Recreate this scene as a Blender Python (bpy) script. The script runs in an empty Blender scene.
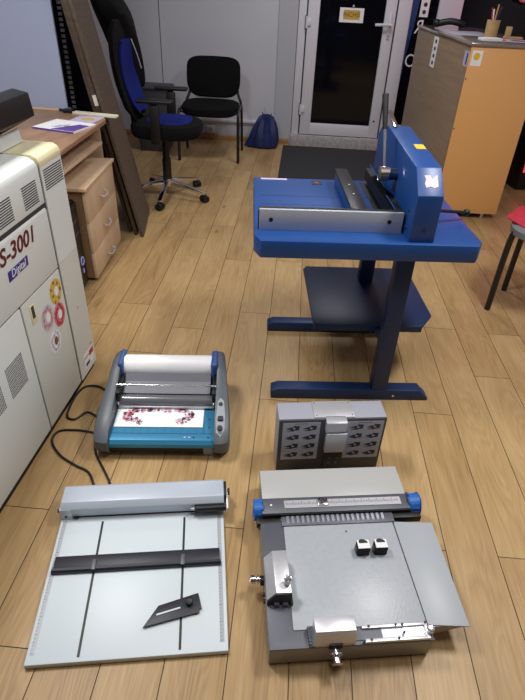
import bpy, bmesh, math, random
from mathutils import Vector, Matrix
random.seed(7)
PI = math.pi
R = math.radians
COL = bpy.context.scene.collection

# ------------------------------------------------------------------ materials
def lin(c):
    def f(v):
        v /= 255.0
        return v / 12.92 if v <= 0.04045 else ((v + 0.055) / 1.055) ** 2.4
    return (f(c[0]), f(c[1]), f(c[2]), 1.0)

def mat(name, c, rough=0.5, metal=0.0, noise=0.0, nscale=8.0, bump=0.0, bscale=60.0, coat=0.0,
        emit=0.0, spec=0.5, stretch=(1, 1, 1)):
    m = bpy.data.materials.new(name)
    m.use_nodes = True
    nt = m.node_tree
    b = nt.nodes['Principled BSDF']
    b.inputs['Base Color'].default_value = lin(c)
    b.inputs['Roughness'].default_value = rough
    b.inputs['Metallic'].default_value = metal
    b.inputs['Coat Weight'].default_value = coat
    b.inputs['Specular IOR Level'].default_value = spec
    if emit:
        b.inputs['Emission Color'].default_value = lin(c)
        b.inputs['Emission Strength'].default_value = emit
    tc = nt.nodes.new('ShaderNodeTexCoord')
    mp = nt.nodes.new('ShaderNodeMapping')
    mp.inputs['Scale'].default_value = stretch
    nt.links.new(tc.outputs['Object'], mp.inputs['Vector'])
    if noise:
        n = nt.nodes.new('ShaderNodeTexNoise')
        n.inputs['Scale'].default_value = nscale
        n.inputs['Detail'].default_value = 5
        nt.links.new(mp.outputs['Vector'], n.inputs['Vector'])
        r = nt.nodes.new('ShaderNodeValToRGB')
        a = lin(c)
        r.color_ramp.elements[0].position = 0.3
        r.color_ramp.elements[1].position = 0.7
        r.color_ramp.elements[0].color = tuple(max(0, v * (1 - noise)) for v in a[:3]) + (1,)
        r.color_ramp.elements[1].color = tuple(min(1, v * (1 + noise)) for v in a[:3]) + (1,)
        nt.links.new(n.outputs['Fac'], r.inputs['Fac'])
        nt.links.new(r.outputs['Color'], b.inputs['Base Color'])
    if bump:
        n2 = nt.nodes.new('ShaderNodeTexNoise')
        n2.inputs['Scale'].default_value = bscale
        n2.inputs['Detail'].default_value = 3
        nt.links.new(mp.outputs['Vector'], n2.inputs['Vector'])
        bp = nt.nodes.new('ShaderNodeBump')
        bp.inputs['Strength'].default_value = bump
        bp.inputs['Distance'].default_value = 0.002
        nt.links.new(n2.outputs['Fac'], bp.inputs['Height'])
        nt.links.new(bp.outputs['Normal'], b.inputs['Normal'])
    return m

def wood(name, c1, c2, stretch, scale=1.0, rough=0.45, uv=False, band=None):
    """grain: noise stretched along one axis, optional fine streaks"""
    m = bpy.data.materials.new(name)
    m.use_nodes = True
    nt = m.node_tree
    N = nt.nodes.new
    L = nt.links.new
    b = nt.nodes['Principled BSDF']
    b.inputs['Roughness'].default_value = rough
    tc = N('ShaderNodeTexCoord')
    mp = N('ShaderNodeMapping')
    mp.inputs['Scale'].default_value = stretch
    L(tc.outputs['Object'], mp.inputs['Vector'])
    n = N('ShaderNodeTexNoise')
    n.inputs['Scale'].default_value = scale
    n.inputs['Detail'].default_value = 6
    n.inputs['Distortion'].default_value = 0.6
    L(mp.outputs['Vector'], n.inputs['Vector'])
    r = N('ShaderNodeValToRGB')
    r.color_ramp.elements[0].position = 0.32
    r.color_ramp.elements[1].position = 0.68
    r.color_ramp.elements[0].color = lin(c1)
    r.color_ramp.elements[1].color = lin(c2)
    L(n.outputs['Fac'], r.inputs['Fac'])
    L(r.outputs['Color'], b.inputs['Base Color'])
    return m

def floor_material():
    m = bpy.data.materials.new('oak_laminate')
    m.use_nodes = True
    nt = m.node_tree
    N = nt.nodes.new
    L = nt.links.new
    b = nt.nodes['Principled BSDF']
    uv = N('ShaderNodeUVMap')
    uv.uv_map = 'grain'
    at = N('ShaderNodeAttribute')
    at.attribute_name = 'tone'
    # cathedral rings: long stretched noise, taken modulo
    mp = N('ShaderNodeMapping')
    mp.inputs['Scale'].default_value = (8.0, 1.0, 1)
    L(uv.outputs['UV'], mp.inputs['Vector'])
    n1 = N('ShaderNodeTexNoise')
    n1.inputs['Scale'].default_value = 1.0
    n1.inputs['Detail'].default_value = 2.2
    n1.inputs['Distortion'].default_value = 0.7
    L(mp.outputs['Vector'], n1.inputs['Vector'])
    mul = N('ShaderNodeMath'); mul.operation = 'MULTIPLY'; mul.inputs[1].default_value = 15.0
    L(n1.outputs['Fac'], mul.inputs[0])
    fr = N('ShaderNodeMath'); fr.operation = 'PINGPONG'; fr.inputs[1].default_value = 0.5
    L(mul.outputs[0], fr.inputs[0])
    # fine grain
    mp2 = N('ShaderNodeMapping')
    mp2.inputs['Scale'].default_value = (150.0, 5.0, 1)
    L(uv.outputs['UV'], mp2.inputs['Vector'])
    n2 = N('ShaderNodeTexNoise')
    n2.inputs['Scale'].default_value = 1.0
    n2.inputs['Detail'].default_value = 4
    L(mp2.outputs['Vector'], n2.inputs['Vector'])
    # broad blotches
    mp3 = N('ShaderNodeMapping')
    mp3.inputs['Scale'].default_value = (9.0, 2.2, 1)
    L(uv.outputs['UV'], mp3.inputs['Vector'])
    n3 = N('ShaderNodeTexNoise')
    n3.inputs['Scale'].default_value = 1.0
    n3.inputs['Detail'].default_value = 3
    L(mp3.outputs['Vector'], n3.inputs['Vector'])
    a1 = N('ShaderNodeMath'); a1.operation = 'MULTIPLY'; a1.inputs[1].default_value = 0.26
    L(fr.outputs[0], a1.inputs[0])
    a2 = N('ShaderNodeMath'); a2.operation = 'MULTIPLY_ADD'; a2.inputs[1].default_value = 0.42
    L(n2.outputs['Fac'], a2.inputs[0]); L(a1.outputs[0], a2.inputs[2])
    a3 = N('ShaderNodeMath'); a3.operation = 'MULTIPLY_ADD'; a3.inputs[1].default_value = 0.55
    L(n3.outputs['Fac'], a3.inputs[0]); L(a2.outputs[0], a3.inputs[2])
    a4 = N('ShaderNodeMath'); a4.operation = 'MULTIPLY_ADD'; a4.inputs[1].default_value = 0.20
    L(at.outputs['Fac'], a4.inputs[0]); L(a3.outputs[0], a4.inputs[2])
    r = N('ShaderNodeValToRGB')
    e = r.color_ramp.elements
    e[0].position = 0.30; e[0].color = lin((122, 94, 60))
    e[1].position = 0.95; e[1].color = lin((194, 164, 118))
    k = e.new(0.58); k.color = lin((167, 136, 92))
    L(a4.outputs[0], r.inputs['Fac'])
    # knots
    mp4 = N('ShaderNodeMapping')
    mp4.inputs['Scale'].default_value = (6.5, 3.2, 1)
    L(uv.outputs['UV'], mp4.inputs['Vector'])
    v = N('ShaderNodeTexVoronoi')
    v.inputs['Scale'].default_value = 1.0
    L(mp4.outputs['Vector'], v.inputs['Vector'])
    kr = N('ShaderNodeMapRange')
    kr.inputs['From Min'].default_value = 0.03
    kr.inputs['From Max'].default_value = 0.13
    kr.inputs['To Min'].default_value = 0.7
    kr.inputs['To Max'].default_value = 0.0
    L(v.outputs['Distance'], kr.inputs['Value'])
    kn = N('ShaderNodeTexNoise'); kn.inputs['Scale'].default_value = 0.45
    L(mp4.outputs['Vector'], kn.inputs['Vector'])
    kg = N('ShaderNodeMath'); kg.operation = 'GREATER_THAN'; kg.inputs[1].default_value = 0.54
    L(kn.outputs['Fac'], kg.inputs[0])
    km = N('ShaderNodeMath'); km.operation = 'MULTIPLY'
    L(kr.outputs[0], km.inputs[0]); L(kg.outputs[0], km.inputs[1])
    mx = N('ShaderNodeMix'); mx.data_type = 'RGBA'
    L(km.outputs[0], mx.inputs[0]); L(r.outputs['Color'], mx.inputs[6])
    mx.inputs[7].default_value = lin((112, 78, 48))
    L(mx.outputs[2], b.inputs['Base Color'])
    b.inputs['Roughness'].default_value = 0.42
    b.inputs['Specular IOR Level'].default_value = 0.35
    bp = N('ShaderNodeBump'); bp.inputs['Strength'].default_value = 0.15; bp.inputs['Distance'].default_value = 0.001
    L(n2.outputs['Fac'], bp.inputs['Height']); L(bp.outputs['Normal'], b.inputs['Normal'])
    return m

M = {}
M['oak'] = floor_material()
M['seam'] = mat('plank_gap', (70, 48, 28), 0.8)
M['wall'] = mat('wall_panel_white', (196, 198, 208), 0.6, noise=0.02, nscale=3)
M['wall_side'] = mat('wall_blue_white', (158, 167, 194), 0.6, noise=0.02, nscale=3)
M['ceiling'] = mat('ceiling_white', (225, 225, 225), 0.8)
M['pvc'] = mat('door_pvc_white', (214, 214, 222), 0.35)
M['pvc_grey'] = mat('pvc_gasket_grey', (92, 92, 98), 0.6)
M['pillar'] = mat('pillar_grey', (178, 180, 188), 0.6)
M['night'] = mat('night_glass', (9, 10, 17), 0.07, spec=0.3)
M['concrete'] = mat('threshold_concrete', (172, 168, 168), 0.85, noise=0.25, nscale=30)
M['skirt'] = wood('skirting_oak', (150, 112, 72), (186, 146, 100), (2, 40, 40))
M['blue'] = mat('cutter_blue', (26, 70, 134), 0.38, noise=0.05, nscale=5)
M['blue_shaded'] = mat('cutter_blue_shaded', (20, 46, 90), 0.45, noise=0.05, nscale=5)  # same cutter blue, darkened to put the stand's shade into its colour
M['alu'] = mat('aluminium', (214, 215, 220), 0.36, 0.6, noise=0.05, nscale=40, stretch=(1, 8, 1))
M['alu_matt'] = mat('aluminium_matt', (190, 193, 202), 0.42, 0.4)
M['steel'] = mat('polished_steel', (222, 222, 226), 0.18, 1.0)
M['chrome'] = mat('chrome', (230, 230, 235), 0.1, 1.0)
M['black'] = mat('black_plastic', (15, 15, 17), 0.5)
M['black_matt'] = mat('black_matt', (14, 14, 15), 0.8)
M['black_metal'] = mat('black_powder_coat', (24, 24, 27), 0.4)
M['charcoal'] = mat('charcoal_metal', (92, 94, 104), 0.45, 0.2, noise=0.06, nscale=20)
M['cab'] = mat('machine_grey_white', (220, 225, 223), 0.42, noise=0.012, nscale=4)
M['cab_low'] = mat('machine_warm_grey', (212, 214, 207), 0.42, noise=0.012, nscale=4)
M['cream'] = mat('machine_cream', (226, 218, 178), 0.4)
M['groove'] = mat('groove_dark', (52, 54, 54), 0.7)
M['slot'] = mat('vent_dark', (40, 42, 42), 0.8)
M['maroon'] = mat('lettering_maroon', (98, 26, 28), 0.5)
M['badge'] = mat('badge_blue', (44, 42, 132), 0.4)
M['white'] = mat('white_paint', (235, 235, 235), 0.5)
M['paper'] = mat('paper_white', (238, 238, 240), 0.6)
M['desk'] = wood('desk_beech_brown', (140, 108, 84), (164, 132, 106), (3, 1, 10), 4)
M['beech'] = wood('pedestal_beech', (196, 168, 136), (214, 188, 158), (3, 3, 1), 3)
M['beech_dark'] = wood('pedestal_carcass', (134, 104, 76), (156, 124, 94), (3, 3, 1), 3)
M['boardface'] = mat('brown_weave', (86, 73, 60), 0.7, noise=0.55, nscale=70, bump=0.5, bscale=120)
M['boardedge'] = wood('board_edge', (66, 54, 44), (90, 75, 61), (1, 1, 8), 5)
M['fabric_black'] = mat('fabric_black', (12, 12, 14), 0.95, spec=0.2, noise=0.2, nscale=200)
M['fabric_blue'] = mat('fabric_blue', (18, 32, 108), 0.9, spec=0.2, noise=0.15, nscale=120)
M['jacket'] = mat('jacket_black', (11, 12, 15), 0.9, spec=0.2, noise=0.3, nscale=30, bump=0.4, bscale=30)
M['umbrella'] = mat('umbrella_blue', (20, 34, 88), 0.6, noise=0.2, nscale=30)
M['mat'] = mat('doormat_dark', (46, 46, 49), 0.95, noise=0.25, nscale=150, bump=0.6, bscale=300)
M['bin'] = mat('bin_grey', (66, 66, 70), 0.6)
M['counter_side'] = wood('counter_walnut', (146, 126, 102), (162, 140, 114), (2, 2, 40), 1.0)
M['orange'] = mat('counter_orange', (224, 168, 104), 0.45)
M['counter_top'] = mat('counter_top_grey', (128, 118, 112), 0.12, coat=0.5)
M['lam_grey'] = mat('laminator_grey', (86, 92, 98), 0.42)
M['lam_light'] = mat('laminator_panel_grey', (150, 156, 166), 0.4)
M['lam_blue'] = mat('laminator_blue', (58, 88, 148), 0.4)
M['tray_blue'] = mat('tray_teal_blue', (60, 136, 176), 0.32, 0.35)
M['tray_line'] = mat('tray_line', (30, 78, 112), 0.5)
M['film'] = mat('film_roll_white', (240, 241, 243), 0.35)
M['board_white'] = mat('creasing_board_white', (206, 216, 222), 0.4)
M['housing'] = mat('housing_grey_blue', (186, 195, 208), 0.36, 0.15)
M['guide'] = mat('guide_navy_black', (26, 28, 40), 0.45)
M['punch_top'] = mat('hammered_light_grey', (170, 176, 183), 0.36, noise=0.04, nscale=60, bump=0.25, bscale=130)
M['rib'] = mat('rib_grey', (112, 116, 126), 0.4, 0.3)
M['punch_wing'] = mat('wing_grey', (168, 174, 180), 0.42)
M['punch_body'] = mat('hammered_dark_grey', (146, 144, 142), 0.4, 0.1, bump=0.3, bscale=140)
M['lid'] = mat('lid_grey', (178, 179, 178), 0.4)
M['box_grey'] = mat('box_grey', (156, 158, 170), 0.45, bump=0.2, bscale=150)
M['box_face'] = mat('box_face_dark', (62, 63, 68), 0.5)
M['picto_panel'] = mat('pictogram_panel', (172, 176, 192), 0.45)
M['picto'] = mat('pictogram_dark', (34, 36, 42), 0.5)
M['picto_light'] = mat('pictogram_light', (176, 180, 190), 0.5)
M['knob_blue'] = mat('knob_blue', (30, 100, 184), 0.45)
M['purple'] = mat('print_purple', (98, 70, 152), 0.5)
M['lilac'] = mat('print_lilac', (196, 190, 216), 0.5)
M['pink'] = mat('print_pink', (206, 128, 140), 0.55)
M['rose'] = mat('print_rose', (150, 62, 74), 0.55)
M['red'] = mat('red', (190, 30, 44), 0.5)
M['red_cloth'] = mat('red_cloth', (176, 34, 56), 0.8, noise=0.2, nscale=40)
M['seat_grey'] = mat('seat_pan_grey', (106, 108, 112), 0.6)
M['yellow'] = mat('yellow', (226, 190, 50), 0.5)
M['gold'] = mat('sticker_gold', (206, 178, 98), 0.5)
M['ochre'] = mat('sign_ochre', (200, 164, 74), 0.5)
M['ink'] = mat('ink_dark', (52, 48, 52), 0.6)
M['ink_brown'] = mat('ink_brown', (120, 84, 36), 0.6)
M['cup'] = mat('cup_tan', (190, 158, 110), 0.6, noise=0.1, nscale=30)
M['stick'] = mat('stick_cream', (222, 216, 196), 0.5)
M['led_red'] = mat('led_red', (255, 40, 60), 0.5, emit=2.5)
M['led_pink'] = mat('led_pink', (255, 90, 150), 0.5, emit=1.2)
M['banner_blue'] = mat('vinyl_blue', (24, 52, 110), 0.4)
M['pc_led'] = mat('pc_ring_light', (150, 160, 230), 0.4, emit=0.15)
M['filmposter'] = mat('poster_black', (17, 17, 20), 0.25, noise=0.6, nscale=4)
M['web'] = mat('film_web_grey', (128, 130, 138), 0.25)
M['smoke'] = mat('smoked_cover', (98, 100, 106), 0.18, coat=0.6)

# ------------------------------------------------------------------ mesh helpers
class B:
    def __init__(s):
        s.bm = bmesh.new()
        s.mi = 0
        s.mats = []
    def use(s, m):
        if m not in s.mats:
            s.mats.append(m)
        s.mi = s.mats.index(m)
        return s
    def _add(s, t, bevel=0.0, seg=2, xf=None):
        if bevel > 0:
            ed = [e for e in t.edges if e.is_boundary is False and len(e.link_faces) == 2 and e.calc_face_angle(0) > R(25)]
            bmesh.ops.bevel(t, geom=ed, offset=bevel, offset_type='OFFSET', segments=seg, profile=0.5, affect='EDGES', clamp_overlap=True)
        if xf is not None:
            t.transform(xf)
        bmesh.ops.recalc_face_normals(t, faces=t.faces)
        me = bpy.data.meshes.new('tmp')
        for f in t.faces:
            f.material_index = s.mi
        t.to_mesh(me)
        t.free()
        s.bm.from_mesh(me)
        bpy.data.meshes.remove(me)
        return s
    def box(s, x0, x1, y0, y1, z0, z1, bevel=0.0, seg=2, xf=None):
        t = bmesh.new()
        bmesh.ops.create_cube(t, size=1)
        t.transform(Matrix.Translation(((x0 + x1) / 2, (y0 + y1) / 2, (z0 + z1) / 2)) @ Matrix.Diagonal((abs(x1 - x0), abs(y1 - y0), abs(z1 - z0), 1)))
        return s._add(t, bevel, seg, xf)
    def prism(s, poly, axis, a0, a1, bevel=0.0, seg=2, xf=None):
        """poly in the two other axes (in xyz order), extruded along axis from a0 to a1"""
        t = bmesh.new()
        def p(u, v, a):
            return {'x': (a, u, v), 'y': (u, a, v), 'z': (u, v, a)}[axis]
        A = [t.verts.new(p(u, v, a0)) for u, v in poly]
        C = [t.verts.new(p(u, v, a1)) for u, v in poly]
        n = len(poly)
        t.faces.new(A); t.faces.new(C[::-1])
        for i in range(n):
            t.faces.new((A[i], A[(i + 1) % n], C[(i + 1) % n], C[i]))
        bmesh.ops.recalc_face_normals(t, faces=t.faces)
        return s._add(t, bevel, seg, xf)
    def cyl(s, p0, p1, r, r1=None, n=20, bevel=0.0, xf=None):
        p0 = Vector(p0); p1 = Vector(p1); d = p1 - p0
        t = bmesh.new()
        bmesh.ops.create_cone(t, cap_ends=True, segments=n, radius1=r, radius2=r if r1 is None else r1, depth=d.length)
        t.transform(Matrix.Translation((p0 + p1) / 2) @ d.to_track_quat('Z', 'Y').to_matrix().to_4x4())
        return s._add(t, bevel, 2, xf)
    def sphere(s, c, r, sc=(1, 1, 1), xf=None, n=16):
        t = bmesh.new()
        bmesh.ops.create_uvsphere(t, u_segments=n, v_segments=max(6, n // 2), radius=r)
        t.transform(Matrix.Translation(c) @ Matrix.Diagonal((sc[0], sc[1], sc[2], 1)))
        return s._add(t, 0, 2, xf)
    def tube(s, path, r, n=10, smooth=0, xf=None):
        pts = [Vector(p) for p in path]
        if smooth:
            q = []
            for i in range(len(pts) - 1):
                p0 = pts[max(i - 1, 0)]; p1 = pts[i]; p2 = pts[i + 1]; p3 = pts[min(i + 2, len(pts) - 1)]
                for k in range(smooth):
                    u = k / smooth
                    q.append(0.5 * ((2 * p1) + (p2 - p0) * u + (2 * p0 - 5 * p1 + 4 * p2 - p3) * u * u + (3 * p1 - p0 - 3 * p2 + p3) * u ** 3))
            q.append(pts[-1]); pts = q
        t = bmesh.new()
        rings = []
        up = Vector((0, 0, 1))
        prev = None
        for i, p in enumerate(pts):
            d = (pts[min(i + 1, len(pts) - 1)] - pts[max(i - 1, 0)]).normalized()
            if prev is None:
                a = d.cross(up)
                if a.length < 1e-3:
                    a = d.cross(Vector((1, 0, 0)))
            else:
                a = prev - d * prev.dot(d)
            a.normalize(); prev = a
            b = d.cross(a)
            rr = r[i] if isinstance(r, (list, tuple)) and not smooth else (r if not isinstance(r, (list, tuple)) else r[0])
            rings.append([t.verts.new(p + rr * (math.cos(2 * PI * k / n) * a + math.sin(2 * PI * k / n) * b)) for k in range(n)])
        for i in range(len(rings) - 1):
            for k in range(n):
                t.faces.new((rings[i][k], rings[i][(k + 1) % n], rings[i + 1][(k + 1) % n], rings[i + 1][k]))
        t.faces.new(rings[0][::-1]); t.faces.new(rings[-1])
        bmesh.ops.recalc_face_normals(t, faces=t.faces)
        return s._add(t, 0, 2, xf)
    def loft(s, rings, cap=True, xf=None, closed=True):
        t = bmesh.new()
        V = [[t.verts.new(p) for p in r] for r in rings]
        n = len(V[0])
        for i in range(len(V) - 1):
            for k in range(n if closed else n - 1):
                t.faces.new((V[i][k], V[i][(k + 1) % n], V[i + 1][(k + 1) % n], V[i + 1][k]))
        if cap:
            t.faces.new(V[0][::-1]); t.faces.new(V[-1])
        bmesh.ops.recalc_face_normals(t, faces=t.faces)
        return s._add(t, 0, 2, xf)

def link(name, b, parent=None, m=None, smooth=True, subd=0):
    me = bpy.data.meshes.new(name)
    b.bm.to_mesh(me)
    b.bm.free()
    for k in (b.mats or [m]):
        me.materials.append(M[k])
    if smooth:
        me.shade_smooth()
        me.set_sharp_from_angle(angle=R(32))
    o = bpy.data.objects.new(name, me)
    COL.objects.link(o)
    if parent:
        o.parent = parent
    if subd:
        md = o.modifiers.new('Subdivision', 'SUBSURF'); md.levels = subd; md.render_levels = subd
    return o

def nb(m):
    return B().use(m)

def tag(o, label, cat, group=None):
    o['label'] = label; o['category'] = cat
    if group:
        o['group'] = group
    return o

def thing(name, label, cat, loc=(0, 0, 0), rz=0.0, group=None):
    o = bpy.data.objects.new(name, None)
    o.empty_display_size = 0.05
    COL.objects.link(o)
    o.location = loc
    o.rotation_euler = (0, 0, R(rz))
    return tag(o, label, cat, group)

def struct(name, b, parent=None):
    o = link(name, b, parent)
    if not parent:
        o['kind'] = 'structure'
    return o

def text(name, body, size, mt, parent, xf, extrude=0.0006, shear=0.0, bold=0.0, xs=1.0, fit=0):
    """lettering lies in its local XY plane, facing +Z; xf places it in the parent's space"""
    cu = bpy.data.curves.new(name, 'FONT')
    cu.body = body; cu.size = size; cu.extrude = extrude; cu.shear = shear; cu.offset = bold
    cu.align_x = 'CENTER'; cu.align_y = 'CENTER'; cu.resolution_u = 3
    t = bpy.data.objects.new(name + '_curve', cu)
    COL.objects.link(t)
    dg = bpy.context.evaluated_depsgraph_get()
    me = bpy.data.meshes.new_from_object(t.evaluated_get(dg))
    bpy.data.objects.remove(t); bpy.data.curves.remove(cu)
    me.name = name
    if fit:
        vx = [v.co.x for v in me.vertices]
        xs = fit / (max(vx) - min(vx))
    me.transform(xf @ Matrix.Diagonal((xs, 1, 1, 1)))
    me.materials.clear(); me.materials.append(M[mt])
    o = bpy.data.objects.new(name, me)
    COL.objects.link(o)
    o.parent = parent
    return o

FX = Matrix(((0, 0, 1, 0), (1, 0, 0, 0), (0, 1, 0, 0), (0, 0, 0, 1)))      # face +X, reading along +Y
FY = Matrix(((1, 0, 0, 0), (0, 0, -1, 0), (0, 1, 0, 0), (0, 0, 0, 1)))     # face -Y, reading along +X
T = lambda x, y, z: Matrix.Translation((x, y, z))
RZ = lambda a: Matrix.Rotation(R(a), 4, 'Z')
RX = lambda a: Matrix.Rotation(R(a), 4, 'X')
RY = lambda a: Matrix.Rotation(R(a), 4, 'Y')

# ------------------------------------------------------------------ camera
pitch, yaw, roll, FPX = 0.615562, -0.048110, 0.047443, 528.85
fw = Vector((math.sin(yaw) * math.cos(pitch), math.cos(yaw) * math.cos(pitch), -math.sin(pitch)))
rt = Vector((math.cos(yaw), -math.sin(yaw), 0))
up = rt.cross(fw)
r2 = math.cos(roll) * rt + math.sin(roll) * up
u2 = -math.sin(roll) * rt + math.cos(roll) * up
cam_d = bpy.data.cameras.new('camera')
cam = bpy.data.objects.new('camera', cam_d)
COL.objects.link(cam)
cam.matrix_world = Matrix(((r2.x, u2.x, -fw.x, 0), (r2.y, u2.y, -fw.y, 0), (r2.z, u2.z, -fw.z, 1.5), (0, 0, 0, 1)))
cam_d.sensor_fit = 'VERTICAL'
cam_d.sensor_height = 36.0
cam_d.sensor_width = 27.0
cam_d.lens = FPX / 700.0 * 36.0
cam_d.clip_start = 0.05
bpy.context.scene.camera = cam

# ------------------------------------------------------------------ the setting
YW = 6.1
PW, PL = 0.1655, 1.375
joints = {-6: 2.24, -5: 1.094, -4: 0.651, -3: 2.264, -1: 1.086, 0: 1.751, 3: 1.071, 4: 1.743, 5: 1.066, 6: 2.037, 7: 2.423,
          -2: 0.35, 1: 0.46, 2: 2.62}
def build_floor():
    bm = bmesh.new()
    uvl = bm.loops.layers.uv.new('grain')
    tone = bm.loops.layers.float_color.new('tone')
    g = 0.0014
    for c in range(-18, 22):
        x0 = -0.0872 + PW * c + g; x1 = -0.0872 + PW * (c + 1) - g
        j = joints.get(c, (c * 0.613) % PL)
        y = j - PL * 4
        while y < YW:
            a, b = max(y, -1.6) + g, min(y + PL, YW) - g
            y += PL
            if b <= a + 0.02:
                continue
            vs = [bm.verts.new(p) for p in ((x0, a, 0), (x1, a, 0), (x1, b, 0), (x0, b, 0))]
            f = bm.faces.new(vs)
            ru, rv, tn = random.uniform(0, 40), random.uniform(0, 60), random.random()
            for lp, (u, v) in zip(f.loops, ((0, a), (PW, a), (PW, b), (0, b))):
                lp[uvl].uv = (u + ru, v + rv)
                lp[tone] = (tn, tn, tn, 1)
    for a in ((-3.2, -1.6, 3.6, YW),):
        f = bm.faces.new([bm.verts.new(p) for p in ((a[0], a[1], -0.0012), (a[2], a[1], -0.0012), (a[2], a[3], -0.0012), (a[0], a[3], -0.0012))])
        f.material_index = 1
    me = bpy.data.meshes.new('floor')
    bm.to_mesh(me); bm.free()
    me.materials.append(M['oak']); me.materials.append(M['seam'])
    o = bpy.data.objects.new('floor', me)
    COL.objects.link(o)
    o['kind'] = 'structure'
build_floor()

HC = 2.75
struct('wall_back', nb('wall').box(-3.0, -0.285, YW, YW + 0.12, -0.0, HC).use('pillar').box(-0.285, -0.10, YW - 0.02, YW + 0.12, 0, HC)
       .use('wall').box(-0.10, 3.2, YW + 0.06, YW + 0.12, 0, HC).use('wall').box(0.97, 3.2, YW + 0.0, YW + 0.06, 0, 0.2)
       .use('groove').box(-1.479, -1.473, YW - 0.002, YW + 0.01, 0.0, HC))
struct('wall_right', nb('wall').box(3.2, 3.3, -1.6, YW, 0, HC))
struct('wall_far_left', nb('wall').box(-3.1, -3.0, -1.6, YW, 0, HC))
struct('wall_left', nb('wall_side').box(-3.0, -1.43, 3.405, 3.42, 0, HC))
struct('wall_front', nb('bin').box(-3.0, 3.2, -1.7, -1.6, 0, HC))
struct('ceiling', nb('ceiling').box(-3.1, 3.3, -1.7, YW + 0.12, HC, HC + 0.1))
struct('baseboard_back', nb('skirt').box(-3.0, -0.12, YW - 0.032, YW - 0.02, 0, 0.055, 0.004))
struct('trim_1', nb('pvc').box(-1.45, -0.30, YW - 0.022, YW, 0.185, 0.215, 0.004))
struct('trim_2', nb('concrete').box(-0.10, 0.90, YW - 0.10, YW + 0.06, 0.0, 0.115, 0.006))

# door
D = nb('pvc').box(-0.095, -0.02, YW - 0.05, YW + 0.06, 0.115, 2.2, 0.006).box(0.845, 0.97, YW - 0.05, YW + 0.06, 0.115, 2.2, 0.006) \
    .box(-0.095, 0.97, YW - 0.05, YW + 0.06, 2.2, 2.27, 0.006)
D.use('pvc_grey').box(-0.02, 0.845, YW - 0.01, YW + 0.04, 0.115, 2.2)
door = struct('door_1', D)
link('door_leaf', nb('pvc').box(-0.008, 0.105, YW - 0.075, YW - 0.01, 0.122, 2.19, 0.008).box(0.725, 0.828, YW - 0.075, YW - 0.01, 0.122, 2.19, 0.008)
     .box(0.10, 0.73, YW - 0.0745, YW - 0.01, 0.122, 0.236, 0.008).box(0.10, 0.73, YW - 0.0745, YW - 0.01, 2.08, 2.19, 0.008), door)
link('glass_pane', nb('night').box(0.10, 0.73, YW - 0.045, YW - 0.03, 0.23, 2.085), door)
h = link('door_handle', nb('pvc').box(0.767, 0.797, YW - 0.088, YW - 0.075, 1.04, 1.26, 0.005).cyl((0.782, YW - 0.075, 1.16), (0.782, YW - 0.13, 1.16), 0.011)
     .tube([(0.795, YW - 0.128, 1.162), (0.75, YW - 0.130, 1.163), (0.64, YW - 0.124, 1.157)], 0.013), door)
link('keyhole', nb('black').box(0.778, 0.786, YW - 0.091, YW - 0.087, 1.055, 1.078), h)
for z in (1.15, 0.37):
    link('hinge', nb('pvc').cyl((-0.012, YW - 0.085, z - 0.05), (-0.012, YW - 0.085, z + 0.05), 0.011).box(-0.012, 0.03, YW - 0.092, YW - 0.072, z - 0.03, z + 0.03, 0.004)
         .use('pvc_grey').box(-0.03, -0.022, YW - 0.062, YW - 0.05, z - 0.055, z + 0.055), door)
link('screw_cap', nb('ink').cyl((0.768, YW - 0.072, 0.29), (0.768, YW - 0.078, 0.29), 0.010), door)
# second window with dark glass and lettering
W = nb('pvc').box(0.97, 3.2, YW - 0.05, YW + 0.06, 2.2, 2.27).box(0.97, 3.2, YW - 0.05, YW + 0.06, 0.2, 0.26)
W.box(1.22, 1.44, YW - 0.055, YW + 0.05, 0.26, 2.2, 0.006)
win = struct('window_1', W)
link('glass_pane', nb('night').box(0.97, 3.2, YW - 0.02, YW - 0.005, 0.26, 2.2), win)
link('blue_vinyl_strip', nb('banner_blue').prism([(0.93, 0.26), (0.968, 0.26), (0.975, 0.6), (0.985, 0.85), (1.025, 1.2), (1.09, 2.2), (0.99, 2.2), (0.965, 1.2), (0.935, 0.8)], 'y', YW - 0.034, YW - 0.020), win)
text('vinyl_letter', 'O', 0.165, 'white', win, T(1.046, YW - 0.021, 0.858) @ FY, xs=0.85)
text('vinyl_letter', 'R', 0.165, 'white', win, T(1.075, YW - 0.021, 1.148) @ FY, xs=-0.85)
link('white_plate', nb('paper').box(1.055, 1.135, YW - 0.026, YW - 0.02, 1.235, 1.45).use('ink').cyl((1.095, YW - 0.0265, 1.275), (1.095, YW - 0.0262, 1.275), 0.018)
     .cyl((1.098, YW - 0.0265, 1.335), (1.098, YW - 0.0262, 1.335), 0.018).cyl((1.10, YW - 0.0265, 1.395), (1.10, YW - 0.0262, 1.395), 0.018), win)

# wall socket, sign on the door
tag(link('wall_socket', nb('pvc').box(-1.02, -0.93, YW - 0.036, YW, 0.065, 0.145, 0.006).use('pillar').cyl((-0.975, YW - 0.038, 0.105), (-0.975, YW - 0.0355, 0.105), 0.024)),
    'white power socket low on the back wall behind the black chair', 'socket')
sg = thing('door_sign', 'white paper sign with an ochre panel stuck on the dark door glass', 'sign', (0.412, YW - 0.046, 1.222))
link('paper', nb('paper').box(-0.115, 0.115, -0.002, 0, -0.06, 0.06), sg)
link('ochre_panel', nb('ochre').box(-0.078, 0.078, -0.0028, -0.002, -0.036, 0.042), sg)
text('lettering', 'INCHIS', 0.052, 'ink_brown', sg, T(0.0, -0.0034, 0.004) @ FY, bold=0.0006)
link('suction_hook', nb('alu_matt').cyl((0.01, 0, 0.075), (0.01, -0.012, 0.075), 0.010).cyl((0.01, -0.006, 0.075), (0.01, -0.006, 0.058), 0.003), sg)

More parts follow.
